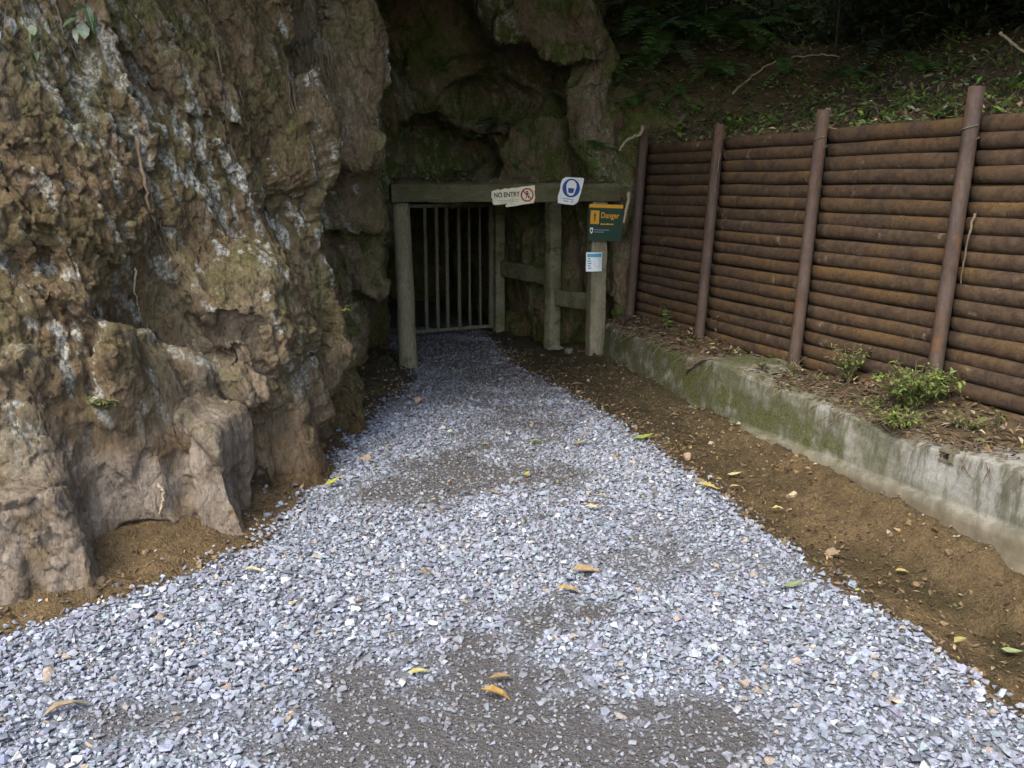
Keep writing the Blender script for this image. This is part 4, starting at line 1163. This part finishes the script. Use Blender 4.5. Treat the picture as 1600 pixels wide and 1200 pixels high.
curve_obj('hanging_root', on_rock([(318, -10), (335, 50), (346, 110), (352, 170), (358, 215), (368, 255)]), .008, .003, M_ROOT, 'long pale root hanging straight down the upper rock face', 'root')
curve_obj('hanging_root', on_rock([(214, 215), (226, 290), (240, 345), (252, 380), (282, 445)]), .01, .004, M_ROOT, 'thick brown root slanting down the middle of the rock face', 'root')
curve_obj('hanging_root', on_rock([(232, 300), (250, 350), (265, 390), (292, 430)]), .006, .003, M_ROOT, 'thin root running beside the thick slanting root', 'root')
curve_obj('hanging_root', on_rock([(86, -5), (96, 40), (108, 65), (125, 100)]), .006, .003, M_ROOT, 'short root at the upper left near the leafy sprig', 'root')
curve_obj('hanging_root', on_rock([(375, 140), (383, 190), (392, 225), (397, 240)]), .005, .002, M_ROOT, 'fine root right of the long hanging root', 'root')
curve_obj('hanging_root', on_rock([(212, 420), (210, 455), (216, 480), (222, 505)]), .006, .002, M_PALE, 'pale bent root below the slanting roots', 'root')
curve_obj('root_stub', on_rock([(247, 757), (255, 768), (254, 785), (249, 803)], .02), .009, .005, M_PALE, 'bleached white root stub on the grey buttress', 'root')
# tuft of fine roots
org, _ = hit(475, 100, (BV_NEAR, BV_FAR)); org = org + (CAMP - org).normalized() * .05
tuft = thing('root_tuft', 'tuft of fine dry roots hanging under the top right bulge of the cliff', 'roots', tuple(org))
for k in range(60):
    u0, v0 = random.uniform(440, 520), random.uniform(70, 150)
    p, _ = hit(u0, v0, (BV_NEAR, BV_FAR)); p = p + (CAMP - p).normalized() * random.uniform(.01, .06)
    L_ = random.uniform(.1, .26); dx = random.uniform(-.03, .08); q = [p + Vector((dx * t * t, random.uniform(-.01, .01), -L_ * t)) for t in (0, .33, .66, 1)]
    mb = MB(); mb.tube([x - org for x in q], [.0032, .003, .0022, .001], 4); link('root', mb.mesh('root', M_ROOT), tuft)

# branches on the slope
def on_hill(px_, lift=.03):
    q = []
    for u, v in px_:
        p, nn = hit(u, v, (BV_HILL, BV_FAR), 9.5); q.append(p + (CAMP - p).normalized() * lift)
    return q
curve_obj('fallen_branch', on_hill([(1146, 146), (1165, 128), (1200, 102), (1235, 90)], .05) + on_hill([(1270, 86), (1312, 88)], .12), .012, .006, M_PALE, 'pale curved branch lying on the slope between fern clumps', 'branch', jitter=.006)
curve_obj('fallen_branch', on_hill([(1096, 124), (1104, 108), (1108, 92)], .05), .009, .004, M_ROOT, 'short brown twig under the largest fern', 'branch')
curve_obj('cut_stick', [at(966, 236, 8.72), at(982, 218, 8.7), at(1000, 210, 8.68), at(1005, 196, 8.66)], .011, .017, M_PALE, 'pale cut stick leaning at the far end of the fence', 'stick')
curve_obj('leaning_stick', [at(983, 300, 8.62), at(979, 325, 8.6), at(975, 348, 8.6)], .018, .012, M_PALE, 'pale stick leaning on the rock beside the green board', 'stick')
curve_obj('dead_stem', [at(1562, 52, 6.6), at(1580, 66, 6.6), at(1620, 96, 6.55)], .012, .008, M_PALE, 'bare grey stem slanting out of the dark at the far right', 'branch')
def on_ledge(px_, lift=.02):
    q = []
    for u, v in px_:
        p, nn = hit(u, v, (BV_LEDGE, BV_WALL, BV_HILL), 7); q.append(p + (CAMP - p).normalized() * lift)
    return q
curve_obj('fallen_stick', on_ledge([(958, 517), (985, 512), (1012, 514), (1040, 522)]), .013, .008, M_PALE, 'pale stick lying flat on the far end of the wall', 'stick')
curve_obj('fallen_stick', on_ledge([(1071, 581), (1085, 570), (1102, 562), (1125, 560)], .03), .011, .007, M_ROOT, 'brown stick poking over the wall edge', 'stick')
curve_obj('bark_strip', [fpos(SP * 1 + .07, 1.9, -.01), fpos(SP * 1 + .065, 1.75, -.02), fpos(SP * 1 + .055, 1.55, -.015)], .006, .003, M_ROOT, 'hanging thin bark strip beside the second fence post from the tunnel', 'bark strip')
curve_obj('bark_strip', [fpos(SP * 3 + .1, 1.5, 0.02), fpos(SP * 3 + .085, 1.3, .01), fpos(SP * 3 + .08, 1.1, .015)], .008, .003, M_ROOT, 'brown bark strip dangling beside the nearest fence post in view', 'bark strip')

# fern ----------------------------------------------------------------
def frond_mesh(L_=0.45, droop=0.5, col=(.06, .1, .025), pairs=16, seed=0, wid=.3):
    r = random.Random(seed); V, F_, C = [], [], []
    pts = []
    for k in range(pairs + 1):
        t = k / pairs; pts.append(Vector((L_ * t * (1 - .15 * t), 0, L_ * (.45 * t - (.45 + droop) * t * t))))
    mb = MB(); mb.tube(pts, [.004 * (1 - .8 * i / pairs) for i in range(pairs + 1)], 4, (col[0] * .9, col[1] * .6, col[2], 1))
    for k in range(1, pairs):
        t = k / pairs; pl = L_ * wid * math.sin(min(1, t * 1.5 + .25) * PI / 2) * (1 - t) ** .7 + .012
        tn = (pts[k + 1] - pts[k - 1]).normalized()
        for sd in (-1, 1):
            d = (tn * .35 + Vector((0, sd, -.12 + r.uniform(-.1, .1)))).normalized(); w = tn * (L_ / pairs * .42)
            p = pts[k]; q = r.uniform(.75, 1.25)
            v = [p - w * .6, p + d * pl * .5 - w, p + d * pl, p + d * pl * .5 + w, p + w * .6]
            mb.add(v, [(0, 1, 3, 4), (1, 2, 3)], (col[0] * q, col[1] * q, col[2] * q, 1))
    return mb.mesh('frond', M_LEAF, False, 'col')
FR = [frond_mesh(.45, .5, (.12, .25, .05), 16, 1), frond_mesh(.4, .9, (.14, .27, .06), 14, 2), frond_mesh(.5, .25, (.1, .22, .06), 18, 3)]
FRP = [frond_mesh(.45, .6, (.1, .15, .075), 16, 4), frond_mesh(.4, .9, (.12, .165, .08), 15, 5)]
def fern(loc, label, scale=1.0, n=7, face=-PI / 2, spread=2.4, fr=FR, lift=.45):
    t = thing('fern', label, 'fern', tuple(loc), group='ferns on the rock and the slope')
    for k in range(n):
        o = link('frond', random.choice(fr), t)
        o.rotation_euler = (random.uniform(-.2, .2), -lift + random.uniform(-.35, .3), face + spread * (k / (n - 1) - .5) + random.uniform(-.15, .15))
        o.scale = (scale * random.uniform(.75, 1.15),) * 3
    return t
def hp(u, v): return hit(u, v, (BV_HILL, BV_FAR), 9.5)[0]
for (u, v, sc, n_, lab, fr_, sp) in [
    (1030, 62, 1.0, 9, 'large bright fern with broad drooping fronds on the slope above the fence end', FR, 3.4),
    (1058, 85, .8, 4, 'grey green hanging fern frond cluster beside the large bright fern', FRP, 1.2),
    (1150, 60, .8, 8, 'fern with arching fronds left of the pale curved branch', FR, 3.6),
    (1180, 80, .6, 6, 'small fern tucked against the foot of the pale curved branch', FR, 3.0),
    (1382, 78, .6, 8, 'pale grey green fern alone at the dark forest edge', FRP, 3.4),
    (1010, 25, .8, 7, 'fern at the top of the frame above the large bright fern', FR, 3.5),
    (1250, 40, .8, 7, 'dim fern deep in the shade behind the curved branch', FR, 3.5),
    (1085, 20, .9, 7, 'dim fern between the thin saplings at the top of the slope', FR, 3.5),
    (770, 200, .75, 6, 'shaded fern hanging in the recess above the beam', FRP, 2.6),
    (806, 262, .32, 5, 'tiny bright fern sprouting just above the NO ENTRY sign', FR, 2.6),
    (960, 130, .5, 6, 'small fern on the mossy rock left of the slope', FR, 3.0),
    (690, 110, .5, 5, 'small dark fern on the shaded rock over the tunnel', FR, 2.6),
    (1120, 118, .55, 7, 'fern left of the lower end of the pale curved branch', FR, 3.2),
    (1225, 118, .45, 6, 'fern just right of the lower end of the pale curved branch', FR, 3.4),
    (1330, 122, .4, 6, 'fern above the middle bay of the fence', FR, 3.4),
    (1445, 112, .4, 6, 'fern near the right hand fence post top', FR, 3.2),
    (1062, 150, .4, 6, 'low fern at the left end of the slope over the second fence post', FR, 3.0),
    (1100, 60, .9, 9, 'broad fern between the large bright fern and the curved branch', FR, 3.6),
    (1010, 110, .7, 8, 'arching fern on the mossy corner left of the slope', FR, 3.4),
    (1290, 70, .6, 8, 'fern beside the thin sapling behind the curved branch', FR, 3.6),
    (870, 150, .4, 5, 'small fern under the rock overhang above the portal', FR, 2.8),
    (640, 200, .4, 5, 'small fern on the dark rock left of the recess', FR, 2.8),
    (930, 235, .35, 5, 'small fern on the pale rock rib above the hard hat sign', FR, 2.8),
    (985, 170, .45, 6, 'low fern above the pale cut stick', FR, 3.0)]:
    p = hp(u, v); fern(p + (CAMP - p).normalized() * .06, lab, sc * (1.9 if u > 900 else 1.3), n_, -PI / 2 + .1, sp, fr_)

# leafy plants ---------------------------------------------------------
def plant_mesh(h_, spread, nst, nl, leafL, cols, seed, flat=.5):
    r = random.Random(seed); st = MB(); lv = MB()
    for s in range(nst):
        a = r.uniform(0, 2 * PI); k = r.uniform(.3, 1) * spread; hh = h_ * r.uniform(.55, 1.1)
        pts = [Vector((math.cos(a) * k * t * t * .8 + math.cos(a) * .01, math.sin(a) * k * t * t * .8, hh * t)) for t in (0, .35, .7, 1)]
        st.tube(pts, [.003, .0025, .002, .001], 4)
        for j in range(nl):
            t = r.uniform(.25, 1); i = min(int(t * 3), 2); p = pts[i].lerp(pts[i + 1], t * 3 - i)
            V, F_ = LV[r.randrange(4)]
            L_ = leafL * r.uniform(.6, 1.2); M_ = Euler((r.uniform(-.4, .4), r.uniform(-.6, .5) * flat * 2, r.uniform(0, 2 * PI))).to_matrix()
            c = r.choice(cols); q = r.uniform(.7, 1.3)
            lv.add([p + M_ @ Vector(v * L_) for v in V.tolist()] if False else [p + M_ @ (Vector(v) * L_) for v in V.tolist()], F_.tolist(), (c[0] * q, c[1] * q, c[2] * q, 1))
    return st.mesh('stems', M_ROOT), lv.mesh('foliage', M_LEAF, False, 'col')
G1 = [(.19, .3, .04), (.24, .33, .05), (.13, .22, .035)]; G2 = [(.05, .1, .025), (.075, .13, .035)]; G3 = [(.2, .21, .065), (.15, .22, .05), (.24, .21, .09)]
def plant(loc, label, args, cat='plant', group='small plants', scale=1.0, name='weed'):
    t = thing(name, label, cat, tuple(loc), (0, 0, random.uniform(0, 6)), group)
    a, b2 = plant_mesh(*args)
    for nm, me in (('stems', a), ('foliage', b2)): link(nm, me, t, loc=(0, 0, 0)).scale = (scale,) * 3
    return t
def lp(u, v): return hit(u, v, (BV_LEDGE, BV_WALL), 5)[0]
plant(lp(1425, 640), 'bright green bushy weed spilling over the wall at the foot of a fence post', (.24, .32, 110, 9, .042, G1 + G3, 1, .7))
plant(lp(1400, 668), 'yellowish trailing weed hanging down the wall face below the bright bushy weed', (.10, .26, 80, 8, .032, G3 + G1[:1], 2, .8))
plant(lp(1325, 600), 'thin yellow green weed midway between two fence posts on the wall', (.26, .2, 46, 9, .034, G3 + G1[:1], 3, .6))
plant(lp(1462, 628), 'dark green weed at the right of the bright bushy weed', (.17, .16, 40, 9, .042, G2 + G1, 33, .6))
plant(lp(1043, 515), 'upright leafy seedling on the far end of the wall', (.24, .12, 4, 6, .075, G2 + G1[:1], 4, .5))
plant(lp(1120, 530), 'sparse seedling beside the second fence post from the tunnel', (.2, .1, 4, 4, .05, G3, 5, .5))
plant(lp(1562, 668), 'tiny pale seedling on the earth ledge at the far right', (.09, .03, 2, 4, .04, G1, 6, .5))
plant(lp(1510, 672), 'straggly low weed on the ledge right of the nearest fence post', (.08, .2, 30, 7, .026, G3, 41, .8))
plant(lp(1375, 640), 'flat yellowish weed left of the bright green bushy weed', (.06, .2, 36, 7, .026, G3, 42, .8))
plant(lp(1235, 588), 'thin dry weed at the foot of the third fence post', (.14, .12, 16, 6, .026, G3, 43, .8))
plant(lp(1190, 578), 'sparse weed on the wall top beyond the third fence post', (.08, .12, 14, 6, .026, G3 + G2, 44, .8))
def rp(u, v, l=.02):
    p, nn = hit(u, v, (BV_NEAR, BV_FAR)); return p + (CAMP - p).normalized() * l
plant(rp(160, 640), 'mossy green tuft with a tan leaf on the lower rock face', (.05, .09, 16, 6, .035, G3, 7, .6))
plant(rp(535, 490), 'single broad bright leaf sprouting in the dark hollow of the rock', (.05, .05, 3, 2, .07, G1, 8, .5))
plant(rp(560, 610), 'small tuft at the foot of the rock nearest the tunnel', (.05, .05, 6, 4, .03, G3, 9, .5))
# hanging sprig top left
def sprig(u, v, label, n, cols, seed, L0=.1):
    o = rp(u, v, .06); t = thing('leafy_sprig', label, 'plant', tuple(o), group='leafy sprigs on the upper cliff')
    r = random.Random(seed); st = MB(); st.tube([(0, .05, .12), (.01, 0, .04), (.02, -.02, -.05)], [.004, .003, .002], 5); link('stem', st.mesh('stem', M_ROOT), t)
    for k in range(n):
        V, F_ = LV[k % 4]; L_ = L0 * r.uniform(.7, 1.2); M_ = Euler((r.uniform(-.6, .6), r.uniform(.5, 1.3), r.uniform(-2.4, -.4))).to_matrix(); c = cols[k % len(cols)]
        mb = MB(); mb.add([M_ @ (Vector(v_) * L_) for v_ in V.tolist()], F_.tolist(), (*c, 1))
        link('leaf', mb.mesh('leaf', M_LEAF, False, 'col'), t, loc=(r.uniform(-.04, .05), -.02, r.uniform(-.02, .1)))
sprig(128, 35, 'sprig of glossy green leaves hanging at the top left of the cliff', 7, [(.12, .19, .09), (.3, .36, .26), (.08, .14, .05)], 2, .11)
sprig(55, 75, 'sprig of small leaves below the glossy sprig at upper left', 6, [(.12, .17, .07), (.25, .3, .2)], 3, .075)
sprig(5, 55, 'broad pale bluish leaves at the left edge of the cliff', 3, [(.38, .42, .42)], 4, .13)

# seedlings on the slope
SEED = [plant_mesh(.10, .1, 5, 5, .06, G2 + G1[:2], 50 + i, .6) for i in range(4)]
for k in range(140):
    for _ in range(40):
        s = abs(random.gauss(0, .9)) + .15; t = random.uniform(0.2, 9)
        x = FX0 + FN.x * (s + .1) - FD.x * (t - 5.5); y = FY0 + FN.y * (s + .1) - FD.y * (t - 5.5)
        if y > 3.5: break
    z = float(hill_z(np.array([x]), np.array([y]))[0])
    o = thing('slope_seedling', 'low green seedling growing through the leaf litter above the fence', 'plant', (x, y, z), (0, 0, random.uniform(0, 6)), 'green seedlings on the leaf strewn slope')
    a, b2 = SEED[k % 4]; sc = random.uniform(.6, 1.5)
    link('stems', a, o).scale = (sc,) * 3; link('foliage', b2, o).scale = (sc,) * 3

# ------------------------------------------------------------------ fallen leaves and single stones
def single_leaf(u, v, L_, col, label, yaw, shape=0, tilt=.15, lift=.018):
    p = ground_hit(u, v, lift + .012); V, F_ = LV[shape]; L_ *= 1.35
    mb = MB(); mb.add([Vector(x) * L_ - Vector((L_ / 2, 0, 0)) for x in V.tolist()], F_.tolist(), (*col, 1))
    o = link('fallen_leaf', mb.mesh('fallen_leaf', M_DRY, False, 'col'), loc=p, rot=(random.uniform(-tilt, tilt), random.uniform(-tilt, tilt), yaw))
    return tag(o, label, 'leaf', 'fallen leaves on the path')
YEL, TAN, CRM, GRN, BRN = (.42, .42, .07), (.42, .29, .15), (.6, .52, .3), (.28, .38, .07), (.28, .17, .06)
for a in [
    (520, 764, .075, (.5, .5, .05), 'bright yellow leaf at the left edge of the gravel by the brown rock', .8, 1, .2, .03),
    (823, 748, .05, YEL, 'small round yellow leaf in the middle of the path', 1.2, 1),
    (839, 696, .075, GRN, 'pale green leaf lying flat halfway up the path', .2, 3),
    (908, 698, .075, (.5, .47, .16), 'cream yellow leaf right of the pale green leaf', .1, 1),
    (672, 908, .095, (.45, .31, .17), 'large curled tan leaf standing on the gravel', 1.0, 2, .5, .03),
    (916, 900, .10, TAN, 'tan leaf with a long stalk right of the curled tan leaf', .3, 3),
    (890, 929, .09, (.4, .26, .1), 'narrow tan leaf below the stalked tan leaf', .05, 2),
    (655, 1060, .06, (.5, .45, .16), 'yellow leaf on the worn dark patch nearest the camera', .4, 0),
    (778, 1094, .085, (.36, .22, .06), 'golden brown curled leaf at the near middle of the path', -.1, 2, .2, .02),
    (783, 1068, .06, (.3, .2, .09), 'dull brown leaf just behind the golden brown curled leaf', .15, 0),
    (1005, 690, .11, (.33, .4, .08), 'yellow green leaf on the right edge of the gravel', .3, 1),
    (1060, 697, .07, CRM, 'cream leaf standing in the ditch beside the yellow green leaf', .9, 2, .5),
    (1148, 748, .07, (.62, .58, .3), 'pale lemon leaf in the earth strip', -.2, 1),
    (1148, 766, .05, (.5, .4, .2), 'smaller leaf under the pale lemon leaf', .1, 0),
    (1219, 801, .075, (.6, .52, .22), 'cream leaf in the ditch nearest the pale stone', .1, 2),
    (1106, 766, .09, (.45, .36, .1), 'long ochre leaf on the border of gravel and earth', -.5, 0),
    (945, 782, .07, CRM, 'cream curled leaf at right of the path middle', .1, 2),
    (925, 800, .055, (.55, .42, .26), 'small tan leaf below the cream curled leaf', -.3, 3),
    (772, 776, .06, (.36, .25, .12), 'brown leaf on the worn dark patch in the path middle', -.4, 0),
    (872, 758, .05, (.38, .3, .14), 'curled olive leaf upright near the path middle', 1.3, 2, .5),
    (1240, 924, .075, (.26, .3, .16), 'grey green leaf at right among the pale stones', .2, 1),
    (400, 899, .085, CRM, 'thin cream leaf strip on the gravel by the grey buttress', .1, 2),
    (1500, 1010, .06, (.4, .36, .12), 'yellowish leaf at the gravel border low on the right', .5, 3),
    (1580, 1028, .06, (.3, .38, .16), 'pale green leaf in the ditch at the right edge', -.5, 1),
    (105, 1115, .11, (.36, .28, .17), 'frayed tan leaf in the lower left corner of the gravel', .7, 2, .3, .025),
    (610, 702, .05, (.42, .38, .1), 'small yellow leaf on the left of the path beyond the tan stone', .3, 0),
    (760, 700, .055, (.45, .4, .15), 'thin yellow leaf left of the pale green leaf', .3, 2),
    (810, 588, .06, YEL, 'yellow leaf just outside the tunnel mouth', .3, 0),
    (780, 573, .06, (.75, .75, .68), 'white scrap lying at the tunnel mouth', .1, 1),
    (905, 605, .10, (.5, .43, .26), 'pale curled leaf on the earth right of the tunnel mouth', .2, 3),
    (1410, 900, .06, (.5, .4, .12), 'ochre leaf in the dark ditch', .2, 0),
]:
    single_leaf(*a)
ROCKV = [stone_variant(100 + i, .7, 16) for i in range(6)]
def single_stone(u, v, r, col, label, k=0, group=None, sink=.35):
    p = ground_hit(u, v); V, F_ = ROCKV[k]
    me = np_mesh('stone', V * r, F_, False, [M_STONE]); set_col(me, 'col', np.tile([*col, 1], (len(V), 1)))
    return tag(link('stone', me, loc=p + Vector((0, 0, r * sink)), rot=(random.uniform(-.2, .2), random.uniform(-.2, .2), random.uniform(0, 6))), label, 'stone', group or 'single stones beside the path')
single_stone(571, 720, .045, (.46, .34, .2), 'tan flat stone on the left edge of the gravel', 0)
single_stone(652, 631, .06, (.34, .25, .17), 'tan block on the gravel near the left portal post', 1)
single_stone(1236, 777, .045, (.5, .4, .26), 'pale rounded stone half buried in the earth strip', 2)
single_stone(1072, 718, .045, (.34, .24, .15), 'brown stone at the gravel edge near the cream leaf', 3)
single_stone(868, 550, .10, (.24, .23, .16), 'grey rubble block at the foot of the middle timber post', 4)
single_stone(888, 553, .07, (.2, .2, .12), 'mossy rubble piece right of the grey rubble block', 5)
single_stone(985, 1086, .018, (.55, .42, .3), 'peach coloured pebble on the near gravel', 0)
single_stone(640, 915, .018, (.62, .6, .58), 'whitish pebble left of the curled tan leaf', 1)
single_stone(1300, 870, .05, (.26, .19, .12), 'brown lump of rock in the ditch below the pale stone', 4)
single_stone(1425, 872, .03, (.5, .42, .33), 'small cream stone in the ditch bank at right', 5)

# ------------------------------------------------------------------ forest
def crown_mesh(name, R, n, leaf, seed, cols, clumps=26):
    r = np.random.default_rng(seed)
    cc = r.normal(size=(clumps, 3)); cc /= np.linalg.norm(cc, axis=1, keepdims=True); cc *= r.uniform(.35, 1, (clumps, 1)) ** .6 * np.array(R)
    k = r.integers(0, clumps, n); q = r.normal(size=(n, 3)); q /= np.linalg.norm(q, axis=1, keepdims=True); q *= r.uniform(.2, 1, (n, 1)) * min(R) * .42
    pos = cc[k] + q
    return scatter_mesh(name, LV, pos, r.uniform(.7, 1.3, n) * leaf, rand_rot(n, .7), pick(cols, n, .3), M_LEAF)
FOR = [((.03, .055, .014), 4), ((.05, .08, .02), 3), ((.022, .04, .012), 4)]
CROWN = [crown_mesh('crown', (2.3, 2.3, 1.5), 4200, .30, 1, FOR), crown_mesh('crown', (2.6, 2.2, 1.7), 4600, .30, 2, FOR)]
TRK = []
for sd in (1, 2):
    r = random.Random(sd); mb = MB(); pts = [Vector((r.uniform(-.08, .08) * i, r.uniform(-.08, .08) * i, i * .8)) for i in range(8)]
    mb.tube(pts, [.17, .145, .13, .12, .11, .09, .07, .04], 9)
    for j in range(7):
        p = pts[4 + j % 3]; a = r.uniform(0, 6.3); mb.tube([p, p + Vector((math.cos(a) * .8, math.sin(a) * .8, .5)), p + Vector((math.cos(a) * 1.8, math.sin(a) * 1.8, .8))], [.05, .035, .012], 5)
    TRK.append(mb.mesh('trunk', M_BARK, True))
def tree(x, y, z, k, label, sc=1.0, ch=5.2, tr=1.0, lean=(0, 0)):
    t = thing('forest_tree', label, 'tree', (x, y, z), (0, 0, 0), 'forest trees above the slope and cliff')
    ll = math.hypot(*lean); o = link('trunk', TRK[k % 2], t); o.scale = (tr, tr, sc * (1 + ll * .12))
    if ll > .8: o.rotation_mode = 'QUATERNION'; o.rotation_quaternion = Vector((0, 0, 1)).rotation_difference(Vector((lean[0], lean[1], ch * sc)))
    c = link('crown', CROWN[k % 2], t, loc=(lean[0], lean[1], ch * sc), rot=(0, 0, k * 1.3)); c.scale = (sc,) * 3
k = 0
for (x, y) in [(5.2, 7.9), (6.6, 6.2), (5.6, 10.8), (7.6, 8.6), (9.4, 6.6), (7.2, 12.2), (10.2, 10), (11.5, 7.2), (5.0, 14.2), (9.5, 13.2), (1.6, 13.8), (12.5, 11.2), (9.8, 3.5), (5.4, 4.6), (5.2, 2.4)]:
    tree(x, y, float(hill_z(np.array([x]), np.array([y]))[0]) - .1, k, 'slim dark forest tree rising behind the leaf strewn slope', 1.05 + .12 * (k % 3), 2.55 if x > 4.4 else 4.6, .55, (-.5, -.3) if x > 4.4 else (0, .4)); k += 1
for (x, y) in [(-1.4, 9.2), (.6, 10.4), (-3.4, 7.4), (-3.6, 4.9), (-1.6, 11.8), (-5.4, 9.4), (-6.2, 6), (-.2, 10.2)]:
    tree(x, y, 4.1 if y > 6.3 else 3.5, k, 'forest tree standing on top of the rock above the tunnel and cliff', 1.0, 1.9, .8, (.2, -.2)); k += 1
for (x, y, z, lx_, ly_, hh) in [(-2.6, 6.6, 3.7, 1.4, -.2, 1.6), (-3.2, 4.6, 3.5, 1.0, .2, 1.5), (-2.9, 5.6, 3.6, 2.5, .5, 2.3), (4.6, 6.6, float(hill_z(np.array([4.6]), np.array([6.6]))[0]), -1.2, .2, 2.8), (4.9, 5.0, float(hill_z(np.array([4.9]), np.array([5.0]))[0]), -1.4, .1, 2.1),]:  # unseen leaning crowns, added to darken the far half of the path
    tree(x, y, z - .1, k, 'unseen tree added leaning over the path to shade its far half', 1.0, hh, .7, (lx_, ly_)); k += 1
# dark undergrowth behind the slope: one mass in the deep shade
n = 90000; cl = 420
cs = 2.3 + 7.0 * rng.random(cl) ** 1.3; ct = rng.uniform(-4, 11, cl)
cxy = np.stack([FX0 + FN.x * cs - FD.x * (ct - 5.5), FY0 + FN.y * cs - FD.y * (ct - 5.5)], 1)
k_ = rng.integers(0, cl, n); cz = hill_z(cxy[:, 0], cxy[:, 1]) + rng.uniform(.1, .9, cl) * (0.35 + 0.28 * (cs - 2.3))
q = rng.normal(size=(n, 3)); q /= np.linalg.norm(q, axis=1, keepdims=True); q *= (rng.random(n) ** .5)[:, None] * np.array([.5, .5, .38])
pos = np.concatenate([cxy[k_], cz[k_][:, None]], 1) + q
ok = (pos[:, 0] > 2.0) | (pos[:, 1] < 10)
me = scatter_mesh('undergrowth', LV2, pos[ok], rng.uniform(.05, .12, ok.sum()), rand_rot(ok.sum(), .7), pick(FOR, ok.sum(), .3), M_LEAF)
tag(link('undergrowth', me), 'dark leafy undergrowth filling the shade behind the slope', None, None, 'stuff')
# thin saplings seen against the dark
for (u, v0, v1, Y, lab) in [(1099, 82, -60, 10.2, 'thin upright sapling left of the two on the slope'), (1304, 92, -60, 9.0, 'thin upright sapling right of the pale curved branch')]:
    base = hit(u, v0, (BV_HILL,), Y)[0]; t = thing('sapling', lab, 'sapling', tuple(base))
    mb = MB(); mb.tube([(0, 0, -.05), (.01, 0, .5), (-.02, .02, 1.1), (.02, 0, 1.8)], [.014, .012, .01, .005], 6); link('trunk', mb.mesh('trunk', M_BARK, True), t)
    a, b2 = plant_mesh(1.8, .25, 3, 12, .1, G2, 77 + u, .6); link('foliage', b2, t)

me_n = sum(len(o.data.polygons) for o in S.objects if o.type == 'MESH')
print('tris', sum(sum(len(p.vertices) - 2 for p in me.polygons) for me in {o.data for o in S.objects if o.type == 'MESH'}))
for o in (cliff, rock_wall, earth): print(o.name, len(o.data.polygons))
